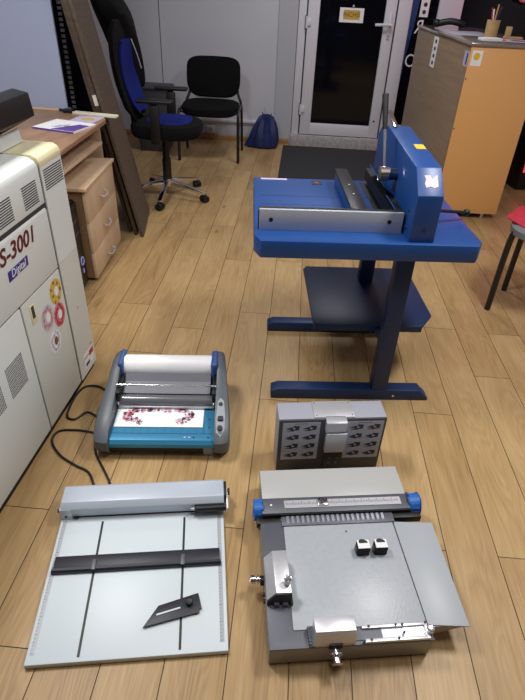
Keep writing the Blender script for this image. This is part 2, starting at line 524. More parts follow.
# doormat
dm = nb('mat').box(-0.17, 0.92, 4.72, 5.98, 0.0, 0.008, 0.003)
tag(link('doormat', dm), 'dark grey doormat lying in front of the white door', 'doormat')

# ------------------------------------------------------------------ blue guillotine on its stand
c = thing('paper_guillotine', 'large blue paper guillotine on a blue metal stand with silver fence', 'paper cutter', (-0.131, 1.719, 0), 5.5)
top = nb('blue').prism([(0.0, 0.0), (0.022, -0.053), (0.775, -0.053), (0.797, -0.018), (0.797, 0.633), (0.003, 0.633)], 'z', 0.706, 0.77, 0.004)
tt = link('tabletop', top, c)
link('groove', nb('blue_shaded').box(0.03, 0.50, 0.30, 0.304, 0.7695, 0.7706).box(0.03, 0.50, 0.40, 0.404, 0.7695, 0.7706).box(0.03, 0.5, 0.20, 0.203, 0.7695, 0.7706), tt)
link('sensor_window', nb('black').box(0.255, 0.30, 0.555, 0.60, 0.7695, 0.7715).use('red').cyl((0.278, 0.575, 0.7712), (0.278, 0.575, 0.7722), 0.007), tt)
link('clear_label', nb('lilac').box(0.035, 0.15, 0.605, 0.625, 0.7695, 0.7708), tt)
def foot(y0, y1):
    return nb('blue_shaded').prism([(0.095, 0.0), (0.785, 0.0), (0.785, 0.012), (0.742, 0.053), (0.125, 0.053), (0.095, 0.040)], 'y', y0, y1, 0.003)
f1 = link('foot', foot(0.034, 0.092), c)
link('bolt', nb('chrome').cyl((0.628, 0.035, 0.026), (0.628, 0.030, 0.026), 0.005), f1)
link('foot', foot(0.566, 0.625), c)
link('leg', nb('blue_shaded').box(0.530, 0.597, 0.036, 0.090, 0.05, 0.71, 0.003), c)
link('leg', nb('blue_shaded').box(0.530, 0.597, 0.568, 0.622, 0.05, 0.71, 0.003), c)
link('shelf', nb('blue_shaded').prism([(0.268, 0.165), (0.735, 0.165), (0.802, 0.26), (0.802, 0.72), (0.285, 0.72), (0.268, 0.69)], 'z', 0.288, 0.30, 0.002)
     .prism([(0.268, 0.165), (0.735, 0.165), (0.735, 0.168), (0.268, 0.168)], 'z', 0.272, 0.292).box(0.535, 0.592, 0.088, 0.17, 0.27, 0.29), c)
fe = link('side_fence', nb('alu_matt').box(0.017, 0.522, 0.040, 0.054, 0.769, 0.845, 0.002), c)
link('fence_gap_shade', nb('black').box(0.017, 0.512, 0.054, 0.066, 0.769, 0.847).box(0.013, 0.017, 0.044, 0.054, 0.769, 0.842), fe)  # solid black strips paint the shade in the gap around the fence
link('bolt', nb('black').cyl((0.058, 0.041, 0.808), (0.058, 0.0385, 0.808), 0.0075), fe)
link('bolt', nb('black').cyl((0.474, 0.041, 0.812), (0.474, 0.0385, 0.812), 0.0075), fe)
gd = link('back_gauge', nb('blue').box(0.352, 0.398, 0.075, 0.56, 0.771, 0.826, 0.002), c)
gp = link('gauge_cap', nb('black_metal').prism([(0.345, 0.085), (0.365, 0.052), (0.378, 0.04), (0.394, 0.05), (0.402, 0.085), (0.402, 0.575), (0.350, 0.575)], 'z', 0.826, 0.836, 0.0015), gd)
for yy in (0.25, 0.36):
    link('screw', nb('alu').cyl((0.378, yy, 0.835), (0.378, yy, 0.8385), 0.004), gp)
# tower: bridge over the blade
tw = link('blade_housing', nb('blue').prism([(-0.035, 0.769), (-0.035, 0.932), (0.045, 1.003), (0.50, 1.032), (0.605, 1.005), (0.640, 0.975), (0.640, 0.769)], 'x', 0.531, 0.618, 0.003), c)
link('plug', nb('blue_shaded').cyl((0.575, -0.034, 0.815), (0.575, -0.037, 0.815), 0.008), tw)
link('sticker', nb('lilac').prism([(0.560, 0.945), (0.575, 0.950), (0.586, 0.944), (0.601, 0.950), (0.600, 0.994), (0.592, 0.988), (0.582, 0.978), (0.576, 0.992), (0.556, 0.990), (0.561, 0.976), (0.556, 0.960)], 'y', -0.001, 0.0005,
     xf=T(0, -0.0355, 0.932) @ RX(-48.4) @ T(0, -0.0, -0.914)), tw)
link('warning_label', nb('yellow').box(0.577, 0.612, 0.225, 0.275, 1.0, 1.0012, xf=T(0, 0.25, 1.0165) @ RX(3.6) @ T(0, -0.25, -1.0)), tw)
link('rivet', nb('blue_shaded').cyl((0.531, 0.03, 0.80), (0.527, 0.03, 0.80), 0.006), tw)
link('rivet', nb('blue_shaded').cyl((0.531, 0.02, 0.862), (0.527, 0.02, 0.862), 0.005), tw)
cl = link('clamp_plate', nb('blue').prism([(0.531, 0.845), (0.487, 0.875), (0.485, 0.872), (0.531, 0.838)], 'y', 0.235, 0.52)
     .prism([(0.531, 0.815), (0.495, 0.85), (0.493, 0.847), (0.531, 0.808)], 'y', 0.07, 0.215), c)
link('blade_beam', nb('black').box(0.488, 0.531, 0.062, 0.60, 0.790, 0.835).box(0.470, 0.531, 0.062, 0.60, 0.7695, 0.772), c)
lv = link('clamp_lever', nb('blue_shaded').cyl((0.531, 0.255, 0.915), (0.494, 0.255, 0.915), 0.021).use('steel').cyl((0.496, 0.255, 0.915), (0.466, 0.255, 0.915), 0.027, bevel=0.004).cyl((0.482, 0.258, 0.93), (0.474, 0.335, 1.085), 0.0055), c)
link('lever_grip', nb('black').cyl((0.475, 0.322, 1.06), (0.470, 0.376, 1.162), 0.0085, 0.012, bevel=0.003), lv)
link('lock_lever', nb('chrome').box(-0.009, 0.009, -0.004, 0.075, -0.004, 0.004, 0.002, xf=T(0.555, 0.48, 1.035) @ RZ(20) @ RX(38)), c)
cr = link('crank_rod', nb('black_metal').cyl((0.618, 0.125, 0.83), (0.80, 0.19, 0.80), 0.006), c)
link('crank_knob', nb('black').sphere((0.803, 0.191, 0.799), 0.014), cr)

# ------------------------------------------------------------------ creasing board, bottom left
b = thing('creasing_board', 'white creasing board with black bar and grey housing on the floor, bottom left', 'paper board', (-0.604, 0.604, 0), 9.5)
bb = link('base_board', nb('board_white').box(-0.006, 0.525, -0.004, 0.545, 0.0, 0.02, 0.004), b)
link('slot', nb('black').box(0.1265, 0.1335, 0.008, 0.433, 0.0195, 0.0206), bb)
link('slot', nb('black').box(0.3915, 0.3985, 0.008, 0.433, 0.0195, 0.0206), bb)
for x in (0.003, 0.503):
    rl = nb('punch_wing').box(x, x + 0.012, 0.02, 0.44, 0.0195, 0.0203).use('ink')
    for k in range(41):
        rl.box(x + (0.001 if k % 5 else 0.0), x + (0.005 if k % 5 else 0.008), 0.025 + k * 0.01, 0.0258 + k * 0.01, 0.0204, 0.0208)
    link('ruler_strip', rl, bb)
hs = link('blade_housing', nb('housing').prism([(0.450, 0.030), (0.448, 0.066), (0.466, 0.083), (0.530, 0.083), (0.545, 0.070), (0.545, 0.018), (0.47, 0.018), (0.466, 0.030)], 'x', 0.0, 0.527, 0.002), b)
link('end_cap', nb('housing').box(-0.006, 0.032, 0.447, 0.53, 0.020, 0.066, 0.002).use('black').cyl((-0.006, 0.46, 0.05), (-0.013, 0.46, 0.05), 0.006).cyl((0.012, 0.448, 0.034), (0.012, 0.4455, 0.034), 0.004), hs)
link('shadow_gap', nb('black').box(0.034, 0.50, 0.452, 0.47, 0.020, 0.030).cyl((0.036, 0.449, 0.028), (0.050, 0.449, 0.028), 0.005), hs)
hd = link('handle_grip', nb('black').cyl((0.432, 0.440, 0.052), (0.532, 0.440, 0.052), 0.0115, bevel=0.003), b)
link('handle_rod', nb('steel').cyl((0.417, 0.441, 0.052), (0.436, 0.441, 0.052), 0.005), hd)
link('handle_arm', nb('white').box(0.534, 0.541, 0.428, 0.512, 0.040, 0.064, 0.003).use('black').box(0.527, 0.536, 0.47, 0.53, 0.035, 0.078, 0.002).cyl((0.541, 0.50, 0.058), (0.547, 0.50, 0.058), 0.012), b)
br = link('stop_bar', nb('guide').box(0.011, 0.508, 0.262, 0.303, 0.020, 0.033, 0.002).prism([(0.249, 0.020), (0.249, 0.030), (0.254, 0.035), (0.262, 0.035), (0.266, 0.029), (0.266, 0.020)], 'x', 0.008, 0.511), b)
for x in (0.130, 0.395):
    link('bar_clip', nb('charcoal').box(x - 0.006, x + 0.006, 0.250, 0.285, 0.033, 0.0375, 0.001), br)
tr = nb('guide').prism([(0.292, 0.070), (0.331, 0.129), (0.443, 0.160), (0.4535, 0.113), (0.446, 0.112), (0.447, 0.103)], 'z', 0.024, 0.030, 0.001)
tg = link('angle_stop', tr, b)
link('angle_slit', nb('board_white').box(0, 0.068, -0.0022, 0.0022, 0, 0.0008, xf=T(0.327, 0.1025, 0.0298) @ RZ(14)), tg)
link('angle_knob', nb('black').cyl((0.418, 0.129, 0.0205), (0.418, 0.129, 0.042), 0.010, bevel=0.002).box(0.40, 0.44, 0.100, 0.125, 0.0202, 0.025), tg)

# ------------------------------------------------------------------ creasing and punching machine, bottom right
ZT = 0.085
p = thing('paper_creaser', 'flat grey paper creasing machine with blue knobs on floor, bottom right', 'paper machine', (0.023, 0.667, 0), 8.8)
body = nb('punch_body').prism([(0.0, 0.002), (0.438, 0.002), (0.438, 0.385), (0.49, 0.40), (0.49, 0.60), (0.02, 0.60), (0.02, 0.46), (0.005, 0.385)], 'z', 0.006, ZT - 0.006, 0.003)
body.use('black').box(0.02, 0.42, 0.02, 0.38, 0.0, 0.008)
link('machine_base', body, p)
link('edge_plate', nb('charcoal').prism([(0.0, 0.0), (0.441, 0.0), (0.433, 0.046), (0.068, 0.046), (0.078, 0.387), (0.006, 0.387)], 'z', ZT - 0.006, ZT, 0.001), p)
tp = link('work_plate', nb('punch_top').prism([(0.068, 0.047), (0.432, 0.047), (0.428, 0.387), (0.078, 0.387)], 'z', ZT - 0.007, ZT + 0.001, 0.001), p)
link('screw', nb('ink').cyl((0.272, 0.343, ZT), (0.272, 0.343, ZT + 0.0022), 0.003), tp)
link('side_wing', nb('punch_wing').prism([(0.4345, 0.040), (0.547, 0.030), (0.556, 0.362), (0.4325, 0.372)], 'z', ZT - 0.003, ZT + 0.001, 0.001)
     .use('punch_body').prism([(0.4385, 0.040), (0.4385, ZT - 0.003), (0.545, ZT - 0.003), (0.540, ZT - 0.010)], 'y', 0.036, 0.36), p)
cb = link('creasing_bar', nb('charcoal').box(0.012, 0.500, 0.408, 0.470, 0.085, 0.104, 0.002).use('black').box(0.0, 0.510, 0.388, 0.474, 0.060, 0.086, 0.002).box(0.012, 0.5, 0.405, 0.4085, 0.088, 0.1), p)
rl = nb('alu').box(0.086, 0.472, 0.425, 0.455, 0.104, 0.106).use('ink')
for k in range(75):
    rl.box(0.092 + k * 0.005, 0.0932 + k * 0.005, 0.437, 0.437 + (0.014 if k % 5 == 0 else 0.008), 0.1058, 0.1063)
rr = link('ruler', rl, cb)
link('slider', nb('steel').box(0.196, 0.228, 0.428, 0.458, 0.105, 0.114, 0.002).use('ink').box(0.205, 0.212, 0.434, 0.452, 0.114, 0.1148).cyl((0.22, 0.443, 0.113), (0.22, 0.443, 0.118), 0.004), rr)
link('screw', nb('white').cyl((0.043, 0.440, 0.104), (0.043, 0.440, 0.1055), 0.0035), cb)
rb = nb('charcoal').box(0.072, 0.436, 0.370, 0.408, 0.086, 0.0905, 0.001).use('rib')
for k in range(20):
    x = 0.088 + k * 0.0162
    rb.prism([(0.378, 0.0903), (0.404, 0.0903), (0.402, 0.0950), (0.384, 0.0930)], 'x', x, x + 0.0085)
link('rib_plate', rb, p)
for x0, x1 in ((-0.012, 0.014), (0.499, 0.535)):
    kb = nb('knob_blue').cyl((x0, 0.442, 0.082), (x1, 0.442, 0.082), 0.034, n=28, bevel=0.004)
    for k in range(14):
        a = 2 * PI * k / 14
        kb.cyl((x0 + 0.004, 0.442 + 0.0335 * math.cos(a), 0.082 + 0.0335 * math.sin(a)), (x1 - 0.004, 0.442 + 0.0335 * math.cos(a), 0.082 + 0.0335 * math.sin(a)), 0.0013, n=8)
    link('hand_wheel', kb, p)
link('bracket', nb('black').box(-0.006, 0.07, 0.385, 0.41, 0.062, 0.086, 0.002), p)
link('bracket', nb('black').box(0.440, 0.53, 0.385, 0.405, 0.062, 0.088, 0.002), p)
link('cover', nb('lid').box(0.016, 0.496, 0.464, 0.585, 0.080, 0.108, 0.003), p)
k1 = link('side_clamp', nb('alu').prism([(0.004, ZT), (0.004, ZT + 0.020), (0.027, ZT + 0.052), (0.069, ZT + 0.052), (0.069, ZT)], 'y', 0.122, 0.253, 0.001), p)
link('clamp_opening', nb('ink').prism([(0.003, ZT), (0.003, ZT + 0.021), (0.026, ZT + 0.053), (0.070, ZT + 0.053), (0.070, ZT)], 'y', 0.118, 0.123)
     .use('charcoal').box(0.022, 0.036, 0.110, 0.118, ZT, ZT + 0.016).box(0.046, 0.060, 0.110, 0.118, ZT, ZT + 0.014).use('black').box(0.068, 0.074, 0.112, 0.135, ZT + 0.004, ZT + 0.02), k1)
link('clamp_screw', nb('steel').cyl((0.060, 0.150, ZT + 0.052), (0.060, 0.150, ZT + 0.064), 0.007).cyl((0.060, 0.150, ZT + 0.064), (0.060, 0.150, ZT + 0.076), 0.0115, n=28, bevel=0.001), k1)
link('clamp_screw', nb('steel').cyl((0.002, 0.213, 0.060), (-0.020, 0.213, 0.060), 0.008).cyl((-0.012, 0.213, 0.06), (-0.016, 0.213, 0.060), 0.014).cyl((-0.022, 0.213, 0.060), (-0.036, 0.213, 0.060), 0.0125, n=28, bevel=0.001)
     .use('black').cyl((0.002, 0.208, 0.060), (-0.008, 0.208, 0.060), 0.014), k1)
for yy in (0.165, 0.145):
    link('bolt', nb('black').cyl((0.002, yy, 0.06), (-0.004, yy, 0.06), 0.006), k1)
k2 = link('front_clamp', nb('alu').prism([(0.0, ZT), (0.0, ZT + 0.020), (0.013, ZT + 0.052), (0.052, ZT + 0.052), (0.052, ZT)], 'x', 0.118, 0.224, 0.001), p)
ser = nb('charcoal').box(0.103, 0.118, -0.002, 0.05, ZT, ZT + 0.012)
for k in range(6):
    ser.cyl((0.106, 0.004 + k * 0.008, ZT + 0.010), (0.106, 0.004 + k * 0.008, ZT + 0.018), 0.004, n=10)
link('serrated_jaw', ser, k2)
link('clamp_screw', nb('black').box(0.155, 0.19, -0.003, 0.001, 0.078, ZT + 0.014).use('steel').cyl((0.174, 0.002, 0.070), (0.174, -0.014, 0.066), 0.008)
     .cyl((0.174, -0.010, 0.067), (0.174, -0.014, 0.066), 0.018).cyl((0.174, -0.014, 0.066), (0.174, -0.034, 0.062), 0.0085, 0.0135, n=28, bevel=0.001), k2)
ty = link('die_tray', nb('alu').box(0.250, 0.426, 0.001, 0.010, ZT, ZT + 0.010, 0.001).box(0.250, 0.426, 0.037, 0.046, ZT, ZT + 0.010, 0.001).box(0.419, 0.428, 0.001, 0.046, ZT, ZT + 0.011, 0.001), p)
link('tray_insert', nb('charcoal').box(0.226, 0.302, 0.010, 0.037, ZT, ZT + 0.003), ty)
link('tray_insert', nb('alu_matt').box(0.302, 0.362, 0.010, 0.037, ZT, ZT + 0.003), ty)
link('tray_insert', nb('alu').box(0.362, 0.419, 0.010, 0.037, ZT, ZT + 0.004), ty)
for x, y in ((0.268, 0.041), (0.342, 0.041), (0.36, 0.041), (0.268, 0.006), (0.342, 0.006), (0.36, 0.02), (0.424, 0.043), (0.249, 0.004)):
    link('screw', nb('ink').cyl((x, y, ZT + 0.009), (x, y, ZT + 0.014), 0.0032, n=10), ty)
link('tray_knob', nb('steel').cyl((0.430, 0.020, ZT), (0.430, 0.020, ZT + 0.014), 0.006).cyl((0.430, 0.020, ZT + 0.014), (0.430, 0.020, ZT + 0.022), 0.0105, n=26, bevel=0.001), ty)

def loc_world(base, rz, x, y, z):
    a = R(rz)
    return (base[0] + x * math.cos(a) - y * math.sin(a), base[1] + x * math.sin(a) + y * math.cos(a), z)
for x, lab in ((0.305, 'black block with a silver top on the creasing machine, left one of two'),
               (0.359, 'black block with a silver top on the creasing machine, right one of two')):
    t = thing('die_block', lab, 'die', loc_world((0.023, 0.667), 8.8, x, 0.270, ZT + 0.001), 8.8, 'die blocks on the creasing machine')
    link('block_body', nb('black_matt').box(-0.019, 0.019, -0.015, 0.015, 0, 0.036, 0.002), t)
    tb = link('block_top', nb('white').prism([(-0.018, -0.014), (0.018, -0.014), (0.018, 0.0145), (-0.018, 0.0145)], 'z', 0.036, 0.038), t)
    link('punch_recess', nb('black').prism([(-0.006 + 0.014 * math.cos(a), 0.006 + 0.010 * math.sin(a)) for a in [R(20 + 16 * k) for k in range(14)]], 'z', 0.038, 0.0388, xf=T(0.003, -0.002, 0) @ RZ(-25)), tb)
    link('side_ring', nb('charcoal').cyl((-0.019, 0, 0.014), (-0.022, 0, 0.014), 0.010), t)

# ------------------------------------------------------------------ pictogram box behind the creaser
q = thing('punch_unit', 'grey box with two pictogram panels and silver top plate behind the creasing machine', 'punch unit', loc_world((0.023, 0.667), 8.8, 0.087, 0.682, 0), 8.8)
link('case', nb('box_grey').box(0.0, 0.383, 0.004, 0.092, 0.0, 0.25, 0.003), q)
fp = link('front_plate', nb('box_face').box(0.001, 0.382, -0.002, 0.005, 0.002, 0.248, 0.001), q)
def pictos(x0, x1):
    pl = link('pictogram_panel', nb('picto_panel').box(x0, x1, -0.0035, -0.0015, 0.058, 0.238), q)
    pb = nb('picto')
    for cc in range(2):
        for rr_ in range(4):
            cx = x0 + (x1 - x0) * (0.28 + 0.46 * cc); cz = 0.212 - rr_ * 0.043
            s = 0.0205
            pb.use('picto').prism([(cx - 0.2 * s, cz - 0.5 * s), (cx + 1.0 * s, cz - 0.4 * s), (cx + 1.1 * s, cz + 0.5 * s), (cx + 0.1 * s, cz + 0.6 * s)], 'y', -0.0042, -0.0035)
            pb.prism([(cx - 1.3 * s, cz - 0.1 * s), (cx - 0.1 * s, cz + 0.35 * s), (cx - 0.1 * s, cz - 0.35 * s)], 'y', -0.0042, -0.0035)
            pb.prism([(cx - 1.2 * s, cz - 0.55 * s + 0.2 * s * (rr_ % 2)), (cx + 0.2 * s, cz - 0.3 * s), (cx + 0.1 * s, cz - 0.65 * s)], 'y', -0.0042, -0.0035)
            pb.use('picto_light').prism([(cx - 0.1 * s, cz - 0.2 * s), (cx + 0.5 * s, cz - 0.1 * s), (cx + 0.1 * s, cz + 0.25 * s)], 'y', -0.0046, -0.0042)
    pb.use('ink').box(x0 + 0.04, x1 - 0.045, -0.004, -0.0035, 0.2325, 0.2345)
    link('pictograms', pb, pl)
pictos(0.014, 0.146)
pictos(0.242, 0.374)
tpl = link('top_plate', nb('alu').box(0.125, 0.268, 0.006, 0.09, 0.25, 0.254, 0.001).prism([(0.163, 0.01), (0.236, 0.01), (0.236, -0.024), (0.163, -0.024)], 'z', 0.250, 0.254, 0.001), q)
for x, y in ((0.133, 0.014), (0.26, 0.014), (0.133, 0.082), (0.26, 0.082)):
    link('screw', nb('ink').cyl((x, y, 0.2538), (x, y, 0.2548), 0.0022, n=8), tpl)
link('punch_head', nb('alu_matt').box(0.163, 0.236, -0.026, -0.002, 0.206, 0.252, 0.002).prism([(-0.003, 0.108), (-0.024, 0.108), (-0.032, 0.206), (-0.003, 0.206)], 'x', 0.167, 0.240, 0.002)
     .use('charcoal').box(0.163, 0.24, -0.0285, -0.003, 0.204, 0.2075), q)
col_ = link('column', nb('ink').box(0.172, 0.238, -0.012, -0.002, 0.0, 0.108, 0.002), q)
for x, z in ((0.192, 0.07), (0.218, 0.07), (0.192, 0.045), (0.218, 0.045)):
    link('bolt', nb('charcoal').cyl((x, -0.012, z), (x, -0.0145, z), 0.005, n=12), col_)

# ------------------------------------------------------------------ laminator
l = thing('roll_laminator', 'grey and blue roll laminator with a white film roll on the floor', 'laminator', (-0.617, 1.348, 0), 5.75)
prof = [(0.020, 0.0), (-0.014, 0.045), (-0.012, 0.085), (0.02, 0.112), (0.09, 0.136), (0.17, 0.158), (0.23, 0.172), (0.29, 0.195), (0.34, 0.214), (0.39, 0.214), (0.425, 0.195), (0.438, 0.15), (0.438, 0.0)]
def sidepanel(s):
    cy, cz = 0.21, 0.09
    x_in = 0.0 if s < 0 else 0.388
    rings = []
    for dx, sc in ((0.0, 0.985), (0.004, 1.0), (0.028, 0.995), (0.044, 0.97), (0.054, 0.92), (0.058, 0.82)):
        rings.append([(x_in + s * (dx * (1.0 - 0.5 * max(0, (y - 0.06)) / 0.37)), cy + (y - cy) * sc, max(0.0, cz + (z - cz) * sc) if z > 0.001 else 0.0 + 0.012 * (1 - sc) / 0.16) for y, z in prof])
    return nb('lam_grey').loft(rings)
link('side_panel', sidepanel(-1), l)
sp = link('side_panel', sidepanel(1), l)
link('body', nb('black').prism([(0.03, 0.012), (0.03, 0.06), (0.18, 0.075), (0.28, 0.10), (0.43, 0.10), (0.43, 0.0), (0.08, 0.0), (0.06, 0.012)], 'x', 0.0, 0.388)
     .use('lam_light').box(0.345, 0.388, 0.012, 0.05, 0.0, 0.045, 0.008).use('black').box(0.0, 0.345, 0.012, 0.05, 0.02, 0.05), l)
tb = nb('tray_blue').prism([(0.22, 0.070), (0.22, 0.088), (0.03, 0.086), (0.010, 0.082), (-0.002, 0.070), (-0.004, 0.056), (0.006, 0.050), (0.03, 0.052)], 'x', 0.001, 0.387)
tray = link('feed_tray', tb, l)
ln = nb('tray_line').box(0.002, 0.386, 0.040, 0.0425, 0.0855, 0.0868).box(0.344, 0.3455, 0.043, 0.20, 0.0862, 0.0872)
for k in range(12):
    ln.box(0.02 + k * 0.03, 0.0208 + k * 0.03, 0.043, 0.09, 0.0862, 0.0868)
link('tray_lines', ln, tray)
for x in (0.275, 0.292):
    link('printed_mark', nb('lilac').box(x, x + 0.007, 0.02, 0.026, 0.0840, 0.0858), tray)
for x, y, z in ((0.312, 0.024, 0.0862), (0.366, 0.024, 0.0862), (0.366, 0.075, 0.0878), (0.366, 0.12, 0.0878)):
    link('screw', nb('tray_line').cyl((x, y, z - 0.002), (x, y, z), 0.0045, n=12), tray)
link('heat_roller', nb('smoke').cyl((0.0, 0.200, 0.110), (0.388, 0.200, 0.110), 0.024, n=28).use('alu_matt').box(0.006, 0.382, 0.172, 0.180, 0.093, 0.103, 0.002), l)
link('guide_rod', nb('steel').cyl((0.0, 0.210, 0.180), (0.388, 0.210, 0.180), 0.004), l)
link('film_web', nb('web').prism([(0.306, 0.166), (0.285, 0.140), (0.225, 0.126), (0.225, 0.1245), (0.286, 0.1385), (0.3075, 0.164)], 'x', 0.018, 0.362), l)
link('film_roll', nb('film').cyl((0.012, 0.352, 0.168), (0.362, 0.352, 0.168), 0.046, n=40, bevel=0.002), l)
for x0, x1 in ((-0.010, 0.012), (0.362, 0.392)):
    link('roll_holder', nb('lam_blue').box(x0, x1, 0.298, 0.405, 0.10, 0.218, 0.012, 3), l)
for x0, x1 in ((0.0, 0.016), (0.372, 0.388)):
    link('bearing_block', nb('black').box(x0, x1, 0.18, 0.30, 0.09, 0.165, 0.002).use('steel').sphere((x0 + 0.008, 0.205, 0.150), 0.008).sphere((x0 + 0.008, 0.172, 0.118), 0.006), l)
def on_panel(y):
    for (y0, z0), (y1, z1) in zip(prof[2:], prof[3:]):
        if y0 <= y <= y1:
            return z0 + (z1 - z0) * (y - y0) / (y1 - y0)
pan = [(0.395, 0.02), (0.412, 0.008), (0.426, 0.03), (0.427, 0.09), (0.421, 0.15), (0.408, 0.165), (0.397, 0.15), (0.394, 0.09)]
cpn = link('control_panel', nb('lam_light').loft([[(x, y, on_panel(max(y, -0.01)) - 0.004) for x, y in pan], [(x, y, on_panel(max(y, -0.01)) + 0.0025) for x, y in pan]]), l)
for y, r_ in ((0.137, 0.008), (0.037, 0.010)):
    link('button', nb('ink').cyl((0.409, y, on_panel(y) - 0.001), (0.409, y - 0.001, on_panel(y) + 0.006), r_), cpn)
link('button', nb('ink').box(0.399, 0.421, 0.065, 0.110, 0.122, 0.137, 0.004), cpn)
# printed sheet on the tray
ps = thing('printed_sheet', 'white sheet printed with pink flowers on the laminator tray', 'paper', loc_world((-0.617, 1.348), 5.75, 0.174, 0.130, 0.0885), 5.9)
link('sheet', nb('paper').box(-0.168, 0.168, -0.057, 0.057, 0, 0.0006), ps)
fl = nb('rose')
random.seed(3)
for k in range(210):
    a = random.uniform(0, 2 * PI)
    rx, ry = 0.118 + random.uniform(-0.018, 0.018), 0.036 + random.uniform(-0.014, 0.014)
    x, y = -0.005 + rx * math.copysign(abs(math.cos(a)) ** 0.6, math.cos(a)), 0.006 + ry * math.copysign(abs(math.sin(a)) ** 0.7, math.sin(a))
    if abs(x) < 0.06 and y < -0.01:
        continue
    rad = random.uniform(0.004, 0.011)
    fl.use(random.choice(['rose', 'pink', 'pink', 'ink', 'lilac']))
    n_ = 7
    fl.prism([(x + rad * math.cos(2 * PI * i / n_) * random.uniform(.6, 1), y + rad * math.sin(2 * PI * i / n_) * random.uniform(.6, 1)) for i in range(n_)], 'z', 0.0006, 0.0008 + 0.00002 * (k % 10))
link('flower_print', fl, ps)

# ------------------------------------------------------------------ power cords
def cord(name, pts, lab):
    tag(link(name, nb('black').tube([(x, y, z + 0.0045) for x, y, z in pts], 0.0045, 8, 6)), lab, 'cable')
cord('power_cord', [(-0.70, 1.655, 0.03), (-0.72, 1.68, 0.02), (-0.75, 1.715, 0.005), (-0.80, 1.745, 0.0), (-0.85, 1.735, 0.0), (-0.868, 1.68, 0.0), (-0.868, 1.60, 0.0), (-0.855, 1.54, 0.0), (-0.82, 1.53, 0), (-0.79, 1.575, 0), (-0.755, 1.565, 0), (-0.715, 1.535, 0.0), (-0.70, 1.52, 0.0)],
     'black power cord running from the laminator back to the white machine')
cord('power_cord', [(-0.70, 1.455, 0.0), (-0.735, 1.466, 0.0), (-0.80, 1.469, 0.0), (-0.858, 1.455, 0), (-0.862, 1.40, 0.0), (-0.805, 1.334, 0.0), (-0.732, 1.292, 0.0), (-0.67, 1.262, 0.0), (-0.62, 1.19, 0), (-0.59, 1.185, 0.0), (-0.58, 1.22, 0), (-0.62, 1.28, 0.0), (-0.672, 1.35, 0.0), (-0.695, 1.40, 0.0)],
     'black power cord looping left of laminator down behind the creasing board')

# ------------------------------------------------------------------ white photo printing machine, left
m = thing('photo_printer', 'large grey-white photo printing machine with round stickers on its side', 'machine', (-0.856, 1.876, 0), -2.35)
link('plinth', nb('black').box(-0.66, -0.012, -1.42, 0.02, 0.0, 0.035), m)
ec = link('end_column', nb('cab').box(-0.68, 0.0, -0.132, 0.030, 0.586, 0.95).use('cab_low').box(-0.68, 0.0, -0.132, 0.030, 0.03, 0.583)
     .use('groove').box(-0.67, -0.004, -0.136, 0.026, 0.58, 0.59), m)
link('cream_top', nb('cream').prism([(-0.68, 0.944), (0.002, 0.944), (0.002, 0.962), (-0.006, 0.978), (-0.022, 0.986), (-0.68, 0.986)], 'y', -0.135, 0.034, 0.005), m)
link('cream_top', nb('cream').box(-0.68, -0.13, -0.30, -0.14, 0.972, 0.988, 0.004).use('groove').box(-0.19, -0.12, -0.155, -0.14, 0.9855, 0.9895).box(-0.26, -0.18, -0.08, -0.065, 0.986, 0.9875), m)
sl = nb('slot')
for k in range(9):
    sl.box(-0.01, 0.0012, -0.118, 0.022, 0.862 + k * 0.0082, 0.8655 + k * 0.0082)
link('vent', sl, ec)
link('upper_hood', nb('cab').prism([(-0.68, 0.828), (0.0, 0.828), (0.0, 0.950), (-0.008, 0.968), (-0.03, 0.982), (-0.06, 0.985), (-0.68, 0.985)], 'y', -1.42, -0.143, 0.004), m)
for y0, y1 in ((-0.275, -0.18), (-0.46, -0.348), (-0.66, -0.545)):
    vt = nb('slot')
    for k in range(10):
        vt.box(-0.01, 0.0012, y0, y1, 0.846 + k * 0.0078, 0.8492 + k * 0.0078)
    link('vent', vt, m)
link('logo_panel', nb('cab').prism([(-0.65, 0.580), (0.0, 0.580), (0.0, 0.803), (-0.014, 0.8255), (-0.65, 0.8255)], 'y', -1.42, -0.143, 0.003), m)
text('model_lettering', 'SS-3001', 0.073, 'maroon', m, T(0.0008, -0.388, 0.763) @ FX, shear=0.25, bold=0.0014, fit=0.262)
bd = link('badge', nb('badge').prism([(-0.458, 0.680), (-0.332, 0.684), (-0.328, 0.716), (-0.454, 0.713)], 'x', -0.001, 0.0014), m)
text('badge_lettering', 'Digital', 0.036, 'white', bd, T(0.0018, -0.393, 0.699) @ FX, shear=0.2, xs=1.0, extrude=0.0004)
d1 = link('service_door', nb('cab_low').box(-0.65, 0.0, -0.432, -0.143, 0.035, 0.574, 0.003), m)
link('handle_recess', nb('cream').box(-0.01, 0.003, -0.392, -0.356, 0.478, 0.552, 0.002).use('groove').box(-0.004, 0.0034, -0.384, -0.366, 0.500, 0.546), d1)
link('service_door', nb('cab').box(-0.65, 0.0, -1.42, -0.440, 0.035, 0.574, 0.003), m)
link('inner_frame', nb('groove').box(-0.64, -0.005, -1.41, -0.13, 0.04, 0.95), m)
for y0, y1 in ((-0.602, -0.494), (-0.755, -0.640)):
    g_ = nb('slot')
    for i in range(15):
        for k in range(16):
            g_.box(-0.003, 0.0008, y0 + (y1 - y0) * i / 15, y0 + (y1 - y0) * (i + 0.55) / 15, 0.322 + 0.0076 * k, 0.3262 + 0.0076 * k)
    link('grille', g_, m)
def disc(mt, y, z, ry, rz_, x0, x1, b_):
    b_.use(mt).prism([(y + ry * math.cos(2 * PI * i / 22), z + rz_ * math.sin(2 * PI * i / 22)) for i in range(22)], 'x', x0, x1)
